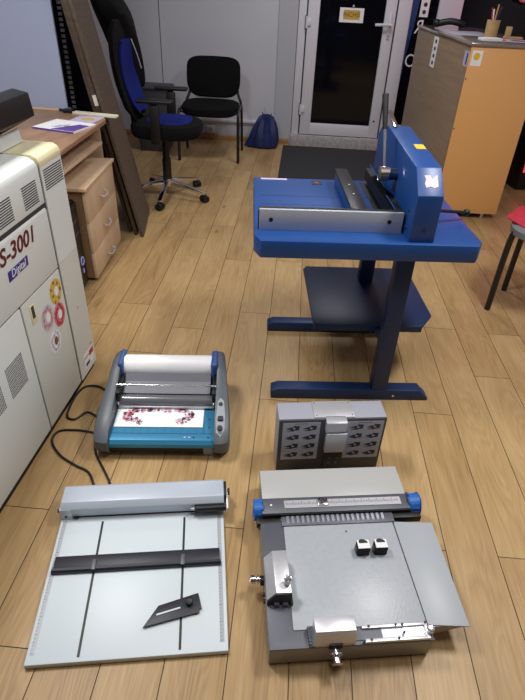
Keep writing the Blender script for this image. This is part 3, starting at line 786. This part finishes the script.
def sticker(y, z, r_, base, ring, dots, core):
    s_ = nb(base)
    disc(base, y, z, r_, r_ * 1.12, 0.0, 0.0008, s_)
    random.seed(int(y * -1000))
    for k in range(22):
        a = 2 * PI * k / 22 + random.uniform(-.1, .1); rr_ = r_ * random.uniform(0.55, 0.82)
        disc(ring if k % 3 else dots, y + rr_ * math.cos(a), z + rr_ * 1.12 * math.sin(a), r_ * 0.13, r_ * 0.15, 0.0008, 0.0011, s_)
    disc(core, y + 0.1 * r_, z, r_ * 0.34, r_ * 0.42, 0.0008, 0.0012, s_)
    link('sticker', s_, m)
sticker(-0.198, 0.508, 0.045, 'gold', 'yellow', 'rose', 'paper')
sticker(-0.205, 0.412, 0.044, 'pink', 'red', 'red', 'paper')
sticker(-0.290, 0.448, 0.046, 'lilac', 'pink', 'ochre', 'paper')
sticker(-0.272, 0.333, 0.042, 'paper', 'lilac', 'picto_panel', 'ink_brown')
link('spec_label', nb('paper').box(0.0, 0.0007, -0.085, 0.014, 0.055, 0.125).use('red').box(0.0006, 0.0011, -0.03, 0.012, 0.092, 0.118).use('badge').box(0.0006, 0.0011, -0.075, -0.035, 0.062, 0.078).use('ink').box(0.0006, 0.0011, -0.08, -0.03, 0.104, 0.108).box(0.0006, 0.0011, -0.012, 0.01, 0.140, 0.143), m)
link('lock', nb('lid').cyl((-0.001, -0.055, 0.355), (0.0015, -0.055, 0.355), 0.006), m)
# console on top
cs = thing('control_console', 'black angular console on a white base on top of the photo machine', 'console', (-0.856, 1.876, 0.9895), -2.35)
link('console_base', nb('cab').prism([(-0.60, 0.0), (-0.116, 0.0), (-0.124, 0.046), (-0.205, 0.004), (-0.60, 0.004)], 'y', -0.42, 0.0, 0.001), cs)
link('console_hood', nb('black').prism([(-0.66, 0.009), (-0.21, 0.009), (-0.062, 0.086), (-0.070, 0.158), (-0.122, 0.168), (-0.20, 0.142), (-0.66, 0.142)], 'y', -0.75, 0.02, 0.003), cs)

# ------------------------------------------------------------------ computer desk, pedestal, PC
d = thing('computer_desk', 'beech computer desk with a keyboard shelf beside the photo machine', 'desk')
link('desktop', nb('desk').prism([(-1.95, 2.0), (-1.125, 2.0), (-1.135, 3.22), (-1.175, 3.30), (-1.45, 3.40), (-1.95, 3.40)], 'z', 0.757, 0.78, 0.002), d)
link('keyboard_shelf', nb('beech').prism([(-1.75, 2.2), (-1.16, 2.2), (-1.165, 3.20), (-1.75, 3.20)], 'z', 0.645, 0.662, 0.001), d)
link('end_panel', nb('beech').prism([(-1.90, 3.332), (-1.215, 3.308), (-1.215, 3.328), (-1.90, 3.352)], 'z', 0.0, 0.757), d)
link('end_panel', nb('desk').box(-1.90, -1.25, 2.02, 2.04, 0.0, 0.757), d)
link('back_panel', nb('desk').box(-1.93, -1.91, 2.04, 3.34, 0.25, 0.757), d)
e = thing('drawer_pedestal', 'beech three-drawer pedestal standing under the computer desk', 'drawer unit', (-1.108, 2.685, 0), 3)
link('carcass', nb('beech_dark').box(-0.44, -0.016, 0.004, 0.018, 0.02, 0.533).box(-0.44, -0.016, 0.541, 0.555, 0.02, 0.533).box(-0.44, -0.42, 0.018, 0.541, 0.02, 0.533).box(-0.43, -0.02, 0.018, 0.541, 0.02, 0.035)
     .use('black').box(-0.42, -0.03, 0.03, 0.53, 0.0, 0.022), e)
link('pedestal_top', nb('beech').box(-0.45, 0.012, -0.012, 0.566, 0.533, 0.551, 0.0015), e)
for k, (z0, z1) in enumerate(((0.355, 0.530), (0.180, 0.352), (0.022, 0.177))):
    dr = link('drawer', nb('beech').box(-0.018, 0.0, 0.0, 0.557, z0, z1, 0.001), e)
    zc = z0 + 0.07 if k < 2 else z0 + 0.045
    link('handle', nb('alu_matt').tube([(0.0, 0.235, zc + 0.012), (0.022, 0.24, zc), (0.026, 0.285, zc - 0.004), (0.022, 0.325, zc), (0.0, 0.33, zc + 0.012)], 0.0042, 8, 4), dr)
pc = thing('computer_tower', 'black computer tower with a small ring light under the desk', 'computer', (-1.352, 2.555, 0), 3)
link('case', nb('black').box(-0.20, 0.195, -0.09, 0.09, 0.012, 0.50, 0.006), pc)
link('front_bezel', nb('black_metal').box(0.195, 0.206, -0.085, 0.085, 0.02, 0.49, 0.006).use('charcoal').box(0.205, 0.2075, -0.07, 0.07, 0.40, 0.405).box(0.205, 0.2075, -0.07, 0.07, 0.33, 0.334), pc)
ring = nb('pc_led').tube([(0.207, 0.035 + 0.022 * math.cos(2 * PI * k / 16), 0.17 + 0.022 * math.sin(2 * PI * k / 16)) for k in range(17)], 0.004, 6)
ring.box(0.2055, 0.208, 0.028, 0.042, 0.10, 0.125)
link('ring_light', ring, pc)
for y in (-0.07, 0.07):
    link('rubber_foot', nb('black_matt').cyl((0.16, y, 0.0), (0.16, y, 0.013), 0.015).cyl((-0.16, y, 0.0), (-0.16, y, 0.013), 0.015), pc)
# things on the desk
mg = thing('magazine', 'white and purple magazine lying on the computer desk', 'magazine', (-1.285, 2.985, 0.780), -15)
link('pages', nb('paper').box(-0.129, 0.129, -0.105, 0.105, 0, 0.009, 0.001), mg)
link('cover', nb('paper').box(-0.130, 0.130, -0.106, 0.106, 0.009, 0.0098).use('purple').prism([(-0.02, -0.10), (0.125, -0.10), (0.125, 0.05), (0.06, 0.05)], 'z', 0.0098, 0.0102).use('purple').box(-0.13, 0.130, -0.1068, -0.1055, 0.0, 0.0098)
     .use('picto_panel').prism([(-0.05, -0.05), (0.01, 0.03), (0.03, 0.02), (-0.01, -0.06)], 'z', 0.0098, 0.0101).prism([(-0.03, 0.0), (0.04, -0.01), (0.04, -0.03), (-0.03, -0.02)], 'z', 0.0098, 0.0102), mg)
lf = thing('leaflet', 'pale leaflet with a yellow picture behind the magazine on the desk', 'leaflet', (-1.238, 3.19, 0.780), -6)
link('sheet', nb('lilac').box(-0.075, 0.075, -0.078, 0.078, 0, 0.002), lf)
link('picture', nb('gold').prism([(0.01 + 0.04 * math.cos(2 * PI * k / 18), 0.0 + 0.035 * math.sin(2 * PI * k / 18)) for k in range(18)], 'z', 0.002, 0.0024), lf)
tag(link('plastic_profile', nb('stick').box(-0.14, 0.14, -0.009, 0.009, 0.0, 0.014, 0.002).box(-0.14, 0.14, 0.016, 0.030, 0.0, 0.014, 0.002).box(-0.14, -0.13, -0.009, 0.03, 0, 0.006)), 'cream plastic profile bar jutting over the back corner of the desk', 'bar')
o = bpy.data.objects['plastic_profile']; o.location = (-1.222, 3.288, 0.780); o.rotation_euler = (0, 0, R(-9))
tag(link('wooden_strip', nb('beech').box(-0.12, 0.12, -0.008, 0.008, 0.0, 0.012, 0.002)), 'thin wooden strip along the back of the desk by the wall', 'strip')
o = bpy.data.objects['wooden_strip']; o.location = (-1.58, 3.375, 0.780); o.rotation_euler = (0, 0, R(-3))
tag(link('cable_clamp', nb('black').box(-0.03, 0.03, -0.02, 0.02, 0, 0.022, 0.004).cyl((-0.03, 0, 0.012), (-0.06, 0.01, 0.012), 0.008).use('charcoal').cyl((0.01, 0, 0.022), (0.01, 0, 0.03), 0.009)), 'small dark clamp at the end of the wooden strip on desk', 'clamp')
bpy.data.objects['cable_clamp'].location = (-1.395, 3.335, 0.780)

# ------------------------------------------------------------------ film-strip banner and leaning panels
fb = thing('film_poster', 'dark poster with a film-perforation edge standing behind the brown panels', 'poster', (-1.70, 3.95, 0))
link('poster_sheet', nb('filmposter').box(0.0, 0.28, 0.0, 0.012, 0.02, 2.0), fb)
pf = nb('paper')
for k in range(62):
    pf.box(0.080, 0.106, -0.0012, 0.0, 0.06 + k * 0.031, 0.079 + k * 0.031)
link('perforations', pf, fb)
link('poster_base', nb('black').box(0.0, 0.28, -0.03, 0.05, 0.0, 0.03, 0.004), fb)
for i, lab in enumerate(('brown woven panel leaning left, nearest the office chair, frontmost of three',
                         'brown panel leaning left, sandwiched in the middle of three',
                         'brown panel leaning left, rearmost of three and nearest the desk')):
    t = thing('leaning_panel', lab, 'panel', (-1.012 - i * 0.052, 3.35 + 0.03 * i + (0.02 if i == 2 else 0), 0.0), 10, 'brown panels leaning by the desk')
    t.rotation_euler = (0, R(-11.0 + 0.6 * i), R(9.5))
    link('panel_core', nb('boardedge').box(-0.022, -0.004, 0, 0.47, 0.0045, 1.80, 0.001), t)
    link('panel_face', nb('boardface').box(-0.004, 0.0, 0.002, 0.468, 0.006, 1.798), t)
    if i == 1:
        link('paper_tag', nb('stick').box(-0.0222, 0.0004, -0.0012, 0.0, 0.84, 0.90), t)

# ------------------------------------------------------------------ office chair with jacket
oc = thing('office_chair', 'black and blue swivel office chair with armrests and chrome star base', 'chair', (-1.03, 4.20, 0), 0)
bs = nb('chrome')
for k in range(5):
    a = R(-89 + 72 * k)
    bs.prism([(0.03, 0.100), (0.31, 0.060), (0.335, 0.064), (0.335, 0.078), (0.20, 0.108), (0.03, 0.140)], 'y', -0.017, 0.017, 0.004, xf=RZ(math.degrees(a)))
bs.cyl((0, 0, 0.09), (0, 0, 0.145), 0.04)
st = link('star_base', bs, oc)
for k in range(5):
    a = R(-89 + 72 * k)
    x, y = 0.325 * math.cos(a), 0.325 * math.sin(a)
    X = T(x, y, 0) @ RZ(math.degrees(a) + 70)
    link('caster', nb('black').cyl((0, -0.026, 0.027), (0, -0.008, 0.027), 0.027, bevel=0.004, xf=X).cyl((0, 0.008, 0.027), (0, 0.026, 0.027), 0.027, bevel=0.004, xf=X)
         .cyl((0.0, 0, 0.03), (0.0, 0, 0.068), 0.010, xf=X).box(-0.02, 0.02, -0.012, 0.012, 0.030, 0.058, 0.006, xf=X), oc)
link('gas_lift', nb('black').cyl((0, 0, 0.12), (0, 0, 0.30), 0.034).cyl((0, 0, 0.30), (0, 0, 0.47), 0.026).box(-0.12, 0.12, -0.08, 0.08, 0.455, 0.485, 0.008), oc)
def rsq(a, b_, n=24, e=2.8):
    out = []
    for k in range(n):
        t_ = 2 * PI * k / n
        cc, ss = math.cos(t_), math.sin(t_)
        out.append((a * math.copysign(abs(cc) ** (2 / e), cc), b_ * math.copysign(abs(ss) ** (2 / e), ss)))
    return out
se = nb('fabric_black').loft([[(x * s_ + 0.025, y * s_, z + 0.025) for x, y in rsq(0.265, 0.245)] for s_, z in ((0.80, 0.452), (0.95, 0.462), (1.0, 0.49), (1.0, 0.525), (0.95, 0.550), (0.82, 0.562), (0.5, 0.560))])
se = link('seat', se, oc)
link('seat_pad', nb('fabric_blue').loft([[(x * s_ + 0.045, y * s_, z + 0.025) for x, y in rsq(0.17, 0.185)] for s_, z in ((1.0, 0.556), (0.97, 0.567), (0.8, 0.569))]), se)
def back(yh, x_off, z0, z1, th, mt, n=9):
    rings = []
    for i in range(n):
        u = i / (n - 1)
        z = z0 + (z1 - z0) * u
        cx = x_off - 0.200 - 0.02 * math.sin(u * PI) * 2 - 0.075 * u
        w = yh * (0.80 + 0.2 * math.sin(min(1, u * 1.25) * PI * 0.62)) * (0.8 if i in (0, n - 1) else 1)
        t_ = th * (0.5 if i in (0, n - 1) else 1)
        rings.append([(cx + t_ * (1.0 if math.cos(2 * PI * k / 16) > 0 else 1.9) * math.cos(2 * PI * k / 16) + 0.03 * (abs(math.sin(2 * PI * k / 16)) ** 2), w * math.sin(2 * PI * k / 16), z) for k in range(16)])
    return nb(mt).loft(rings)
bk = link('backrest', back(0.235, 0.0, 0.60, 1.22, 0.030, 'fabric_black'), oc)
link('back_pad', back(0.17, 0.026, 0.64, 1.10, 0.022, 'fabric_blue'), bk)
link('back_support', nb('black').prism([(-0.10, 0.46), (-0.10, 0.485), (-0.24, 0.50), (-0.255, 0.75), (-0.225, 0.75), (-0.215, 0.48)], 'y', -0.03, 0.03), oc)
for s_ in (-1, 1):
    ar = nb('black').box(-0.035, 0.035, s_ * 0.27 - 0.014, s_ * 0.27 + 0.014, 0.475, 0.73, 0.006).box(-0.022, 0.022, s_ * 0.27 - 0.012, s_ * 0.27 + 0.012, 0.67, 0.75, 0.004)
    ar.box(-0.03, 0.03, min(s_ * 0.12, s_ * 0.28), max(s_ * 0.12, s_ * 0.28), 0.470, 0.486, 0.004)
    ar.box(-0.12, 0.135, s_ * 0.27 - 0.038, s_ * 0.27 + 0.038, 0.745, 0.770, 0.010, 3)
    link('armrest', ar, oc)
# jacket over the chair back: hangs over the far half and behind
jk = thing('jacket', 'black hooded jacket draped over the back of the office chair', 'jacket', (-1.0, 4.20, 0.01), 0)
rings = []
for i, (z, cx, wx, wy, cy) in enumerate(((0.74, -0.275, 0.05, 0.05, 0.23), (0.80, -0.285, 0.075, 0.07, 0.22), (0.90, -0.305, 0.095, 0.09, 0.20), (1.02, -0.325, 0.11, 0.12, 0.18), (1.14, -0.345, 0.115, 0.15, 0.15),
                                         (1.24, -0.36, 0.115, 0.20, 0.08), (1.32, -0.385, 0.10, 0.20, 0.03), (1.38, -0.40, 0.085, 0.16, 0.0), (1.43, -0.405, 0.06, 0.10, 0.0), (1.46, -0.41, 0.03, 0.05, 0.0))):
    rg = []
    for k in range(26):
        a = 2 * PI * k / 26
        w = 1 + 0.09 * math.sin(5 * a + i * 0.8) * (1 if i < 6 else 0.5)
        rg.append((cx + wx * math.cos(a) * w, cy + wy * math.sin(a) * w, z))
    rings.append(rg)
link('jacket_body', nb('jacket').loft(rings), jk, subd=1)
hr = []
for i in range(7):
    u = i / 6
    hr.append([(-0.335 + 0.06 * math.cos(2 * PI * k / 12) * (0.4 + math.sin(u * PI)), -0.12 + 0.22 * u, 1.355 + 0.05 * math.sin(2 * PI * k / 12) * (0.4 + math.sin(u * PI)) + 0.02 * math.sin(u * PI)) for k in range(12)])
link('hood', nb('jacket').loft(hr), jk, subd=1)
link('zip', nb('alu_matt').tube([(-0.235, 0.03, 1.09), (-0.212, 0.06, 1.00), (-0.195, 0.09, 0.90)], 0.004, 6, 3), jk)

# ------------------------------------------------------------------ visitor chair
vc = thing('visitor_chair', 'black padded visitor chair standing against the white back wall', 'chair', (-0.868, 5.45, 0), 1.5)
def vback(w, z0, z1, th, y):
    rings = []
    pts = []
    n = 28
    for k in range(n):
        a = 2 * PI * k / n
        cc, ss = math.cos(a), math.sin(a)
        x = w * math.copysign(abs(cc) ** 0.45, cc)
        zz = (z0 + z1) / 2 + (z1 - z0) / 2 * math.copysign(abs(ss) ** (0.42 if ss > 0 else 0.8), ss)
        pts.append((x, zz))
    for dy, s_ in ((-th, 0.90), (-th * 0.6, 0.985), (0, 1.0), (th * 0.6, 0.985), (th, 0.9)):
        rings.append([(x * s_, y + dy - 0.03 * (abs(x) / w) ** 2 + (zz - z0) * 0.12, (z0 + z1) / 2 + (zz - (z0 + z1) / 2) * s_) for x, zz in pts])
    return nb('fabric_black').loft(rings)
link('backrest', vback(0.262, 0.495, 0.855, 0.024, 0.225), vc)
sr = []
for s_, z in ((0.90, 0.415), (0.98, 0.425), (1.0, 0.45), (0.98, 0.482), (0.88, 0.494)):
    sr.append([(x * s_, y * s_ - 0.005, z - 0.018 * max(0, -y / 0.22)) for x, y in rsq(0.272, 0.228, 28, 3.2)])
link('seat', nb('fabric_black').loft(sr), vc)
for s_ in (-1, 1):
    link('front_leg', nb('black_metal').tube([(s_ * 0.285, -0.235, 0.0), (s_ * 0.283, -0.225, 0.20), (s_ * 0.280, -0.215, 0.40), (s_ * 0.278, -0.195, 0.435), (s_ * 0.276, -0.15, 0.447), (s_ * 0.276, 0.15, 0.447)], 0.0145, 10, 5), vc)
    link('rear_leg', nb('black_metal').tube([(s_ * 0.285, 0.235, 0.0), (s_ * 0.280, 0.21, 0.30), (s_ * 0.272, 0.205, 0.45), (s_ * 0.235, 0.235, 0.55), (s_ * 0.225, 0.262, 0.68)], 0.0135, 10, 5), vc)
link('cross_bar', nb('black_metal').cyl((-0.276, -0.14, 0.425), (0.276, -0.14, 0.425), 0.009).cyl((-0.276, 0.16, 0.425), (0.276, 0.16, 0.425), 0.009), vc)

# bin behind the office chair
bn = thing('storage_bin', 'dark grey bin behind the office chair against the back wall', 'bin', (-1.46, 5.60, 0), 0)
link('bin_body', nb('bin').prism([(-0.14, 0.0), (0.14, 0.0), (0.165, 0.57), (-0.165, 0.57)], 'y', -0.14, 0.14, 0.01), bn)
link('bin_rim', nb('bin').box(-0.175, 0.175, -0.15, 0.15, 0.57, 0.59, 0.006), bn)

# ------------------------------------------------------------------ umbrella against the wall
um = thing('folded_umbrella', 'dark blue folded umbrella leaning against the wall beside the door', 'umbrella', (-0.36, 5.87, 0), 0)
rings = []
n = 32
for i, (z, r_, off) in enumerate(((0.004, 0.125, 0.0), (0.02, 0.15, 0.0), (0.09, 0.158, 0.0), (0.17, 0.142, 0.01), (0.24, 0.115, 0.02), (0.285, 0.088, 0.03), (0.305, 0.035, 0.035))):
    rg = []
    for k in range(n):
        a = 2 * PI * k / n
        w = 1 + 0.16 * abs(math.sin(4 * a + 0.35 * i)) - 0.08
        lobe = 1 + 0.75 * max(0, math.cos(a - R(192))) ** 6 * (1, 0.9, 0.35, 0.1, 0, 0, 0)[i]
        rg.append((r_ * w * lobe * math.cos(a) * 0.86, 0.6 * r_ * w * math.sin(a) + off, max(0.002, z + 0.02 * math.sin(8 * a) * (1 if i > 2 else 0))))
    rings.append(rg)
cp = link('canopy', nb('umbrella').loft(rings), um)
link('rib_tips', nb('umbrella').cyl((0.03, 0.03, 0.28), (0.055, 0.03, 0.335), 0.012, 0.003).cyl((-0.02, 0.03, 0.29), (-0.045, 0.03, 0.345), 0.012, 0.003).cyl((0.075, 0.02, 0.22), (0.105, 0.02, 0.255), 0.012, 0.003), um)
link('shaft_tip', nb('alu_matt').cyl((0.0, 0.035, 0.30), (-0.02, 0.045, 0.385), 0.006), um)

# ------------------------------------------------------------------ reception counter
ct = thing('reception_counter', 'tall counter with an orange front and walnut side right of the door', 'counter', (1.089, 4.098, 0), 3.2)
HT = 1.175
link('side_panel', nb('counter_side').box(0.0, 0.02, 0.004, 1.58, 0.045, HT), ct)
link('front_panel', nb('orange').prism([(0.0, 0.045), (0.490, 0.045), (0.490, HT), (0.0, HT)], 'y', 0.0, 0.018, 0.001), ct)
link('back_panel', nb('counter_side').box(0.02, 0.49, 1.56, 1.58, 0.045, HT), ct)
link('underside', nb('black').prism([(0.03, 0.05), (0.465, 0.05), (0.465, 1.12), (0.03, 1.12)], 'y', 0.03, 1.55), ct)
link('glass_top', nb('counter_top').box(-0.012, 0.515, -0.015, 1.60, HT, HT + 0.018, 0.004), ct)
for x, y in ((0.40, 0.05), (0.40, 1.45), (0.06, 1.45), (0.06, 0.05)):
    link('metal_foot', nb('steel').cyl((x, y, 0.0), (x, y, 0.055), 0.016), ct)
nt_ = nb('paper').box(-0.0012, 0.0, 0.83, 0.97, 0.94, 1.155)
nt_.use('ink')
for k in range(4):
    nt_.box(-0.0018, -0.0011, 0.87, 0.92, 0.96 + 0.05 * k, 0.985 + 0.05 * k)
link('notice_strip', nt_, ct)
link('corner_sticker', nb('paper').box(0.015, 0.085, -0.0012, 0.0, 1.06, 1.15).use('yellow').cyl((0.048, -0.0012, 1.115), (0.048, -0.002, 1.115), 0.022)
     .use('lilac').box(-0.0012, 0.0, 0.01, 0.11, 1.05, 1.14).use('badge').box(-0.0016, -0.001, 0.03, 0.06, 1.06, 1.13), ct)
link('screw', nb('ink').cyl((0.008, 0.0, 0.98), (0.008, -0.002, 0.98), 0.005).cyl((0.008, 0, 0.66), (0.008, -0.002, 0.66), 0.005), ct)
ZC = HT + 0.018
cpw = (1.089, 4.098)
cu = thing('pen_cup', 'tan cup of pens standing on the reception counter', 'cup', loc_world(cpw, 3.2, 0.30, 0.56, ZC))
link('cup_body', nb('cup').cyl((0, 0, 0), (0, 0, 0.105), 0.044, 0.047, n=28, bevel=0.003).use('ink').cyl((0, 0, 0.1045), (0, 0, 0.1062), 0.040), cu)
for k, (mt, a, ln_, nm) in enumerate((('red', 200, 0.17, 'red'), ('led_pc' if False else 'badge', 20, 0.175, 'blue'), ('black', 330, 0.18, 'black'), ('white', 100, 0.16, 'white'), ('ochre', 60, 0.19, 'yellow'))):
    x, y = 0.020 * math.cos(R(a)), 0.020 * math.sin(R(a))
    base = loc_world(cpw, 3.2, 0.30, 0.56, ZC + 0.106)
    o = tag(link('pen', nb(mt).cyl((x, y, 0.0), (x * 1.9, y * 1.9, ln_ - 0.106 + 0.012), 0.005, n=8, bevel=0.001)), nm + ' pen standing in the tan cup on the counter', 'pen', 'pens in the counter cup')
    o.location = base
tag(link('barcode_scanner', nb('black').tube([(-0.11, 0.0, 0.025), (-0.06, 0.0, 0.04), (0.0, 0, 0.05), (0.06, 0, 0.045), (0.11, 0.02, 0.03)], 0.025, 12, 4).sphere((-0.11, 0, 0.032), 0.034, (1.0, 1.0, 0.9))), 'black handset lying on the far left of the counter top', 'handset')
o = bpy.data.objects['barcode_scanner']; o.location = loc_world(cpw, 3.2, 0.19, 1.28, ZC + 0.001); o.rotation_euler = (0, 0, R(-20))
nt = thing('note_block', 'white stack of notes in front of the pen cup', 'paper', loc_world(cpw, 3.2, 0.20, 0.26, ZC), 8)
link('sheets', nb('paper').box(-0.07, 0.07, -0.045, 0.045, 0, 0.016, 0.001), nt)
pp = thing('printed_leaflet', 'flat leaflet with dark and red print right of the note stack', 'leaflet', loc_world(cpw, 3.2, 0.385, 0.28, ZC), -6)
link('sheet', nb('lilac').box(-0.10, 0.11, -0.09, 0.09, 0, 0.003), pp)
link('print', nb('ink').prism([(-0.05, -0.05), (0.08, -0.06), (0.09, 0.02), (0.0, 0.05)], 'z', 0.003, 0.0034).use('red').box(-0.095, -0.065, -0.07, 0.06, 0.003, 0.0034), pp)
th_ = thing('tape_stand', 'small cream holder beside the pen cup on the counter', 'holder', loc_world(cpw, 3.2, 0.42, 0.47, ZC), 3)
link('holder_base', nb('cup').box(-0.05, 0.08, -0.025, 0.025, 0, 0.014, 0.003), th_)
link('holder_post', nb('cup').box(-0.045, -0.010, -0.02, 0.02, 0.014, 0.075, 0.004), th_)
tag(link('acrylic_plate', nb('picto_panel').box(-0.16, 0.16, -0.20, 0.20, 0, 0.003, 0.001)), 'grey sheet lying flat on the counter top behind its corner', 'sheet')
o = bpy.data.objects['acrylic_plate']; o.location = loc_world(cpw, 3.2, 0.2, 0.80, ZC); o.rotation_euler = (0, 0, R(5.5))

# pink garland hanging in the window, red-lit computer behind the counter
gl = nb('pink')
for k in range(9):
    gl.sphere((0.06 * k - 0.24, 0.01 * math.sin(k * 2), 0.02 * math.cos(k * 1.7)), 0.045, (1, 0.6, 0.7), n=10)
gar = thing('paper_garland', 'pink paper garland hanging in the dark window above the counter', 'garland', (2.13, 5.96, 1.42))
link('paper_flowers', gl, gar)
link('string', nb('white').tube([(-0.25, 0, 0.03), (-0.2, 0.05, 0.75)], 0.002, 6).tube([(0.25, 0, 0.03), (0.2, 0.05, 0.75)], 0.002, 6), gar)
gp_ = thing('games_computer', 'black computer case with a red light on the floor behind counter', 'computer', (2.12, 5.05, 0), 10)
link('case', nb('black').box(-0.15, 0.22, -0.10, 0.30, 0.0, 0.75, 0.008), gp_)
link('light_strip', nb('led_red').box(-0.13, -0.04, -0.103, -0.10, 0.16, 0.26), gp_)

# ------------------------------------------------------------------ chair at the right edge
rc = thing('side_chair', 'black-legged chair with a red cloth cut off by the right edge', 'chair', (1.348, 2.581, 0), -27)
for x, y in ((-0.235, 0.0), (-0.20, 0.30), (0.22, -0.02), (0.22, 0.30)):
    s_ = 1 if x > 0 else -1
    link('leg', nb('black_metal').tube([(x, y, 0.0), (x, y, 0.22), (x - s_ * 0.004, y, 0.43), (x - s_ * 0.025, y, 0.470), (x - s_ * 0.07, y, 0.478)], 0.0165, 10, 5), rc)
sr = []
for s_, z in ((0.90, 0.445), (1.0, 0.458), (1.0, 0.488), (0.9, 0.498)):
    sr.append([(x * s_ - 0.015, y * s_ + 0.15, z) for x, y in rsq(0.245, 0.23, 28, 3.2)])
link('seat', nb('seat_grey').loft(sr), rc)
link('backrest', nb('fabric_black').box(0.25, 0.30, -0.07, 0.37, 0.55, 0.88, 0.02, 3), rc)
link('back_post', nb('black_metal').tube([(0.22, -0.02, 0.44), (0.265, -0.02, 0.52), (0.28, -0.02, 0.70)], 0.012, 8, 3).tube([(0.22, 0.30, 0.44), (0.265, 0.30, 0.52), (0.28, 0.30, 0.70)], 0.012, 8, 3), rc)
cl_ = thing('red_cloth', 'red cloth lying over the seat of the chair at right edge', 'cloth', (1.335, 2.585, 0.500), -27)
rings = []
for s_, z, dz in ((1.0, 0.0, -0.03), (1.01, 0.006, -0.02), (0.95, 0.012, 0), (0.8, 0.018, 0), (0.4, 0.020, 0)):
    rings.append([(x * s_ * (1 + 0.05 * math.sin(k * 1.3)) - 0.025, y * s_ + 0.18, z + 0.004 * math.sin(k * 0.9)) for k, (x, y) in enumerate(rsq(0.250, 0.20, 28, 2.6))])
link('cloth_body', nb('red_cloth').loft(rings), cl_)

# ------------------------------------------------------------------ light
def area(name, loc, sx, sy, e, col, rot=(0, 0, 0)):
    ld = bpy.data.lights.new(name, 'AREA')
    ld.shape = 'RECTANGLE'; ld.size = sx; ld.size_y = sy; ld.energy = e; ld.color = col
    o = bpy.data.objects.new(name, ld)
    COL.objects.link(o)
    o.location = loc; o.rotation_euler = rot
    return o
area('ceiling_or_fill_light', (-1.2, 1.7, HC - 0.03), 0.4, 0.6, 44, (1.0, 0.99, 0.98))
area('ceiling_or_fill_light', (1.2, 1.7, HC - 0.03), 0.4, 0.6, 44, (1.0, 0.99, 0.98))
area('ceiling_or_fill_light', (0.1, 0.7, HC - 0.03), 0.6, 0.4, 15, (1.0, 0.99, 0.98))  # unseen fill light, added to lift the whites near the camera
area('ceiling_or_fill_light', (0.1, 4.6, HC - 0.03), 0.6, 0.6, 24, (0.93, 0.95, 1.0))
ld = bpy.data.lights.new('red_led_light', 'POINT')
ld.energy = 8; ld.color = (1.0, 0.15, 0.3); ld.shadow_soft_size = 0.08
o = bpy.data.objects.new('red_led_light', ld); COL.objects.link(o); o.location = (2.2, 5.6, 1.6)

w = bpy.data.worlds.new('world')
bpy.context.scene.world = w
w.use_nodes = True
w.node_tree.nodes['Background'].inputs[0].default_value = (0.02, 0.025, 0.04, 1)
w.node_tree.nodes['Background'].inputs[1].default_value = 0.3
vs = bpy.context.scene.view_settings
vs.view_transform = 'Standard'
vs.look = 'None'
vs.gamma = 1.0
vs.use_curve_mapping = False
vs.exposure = 0.0
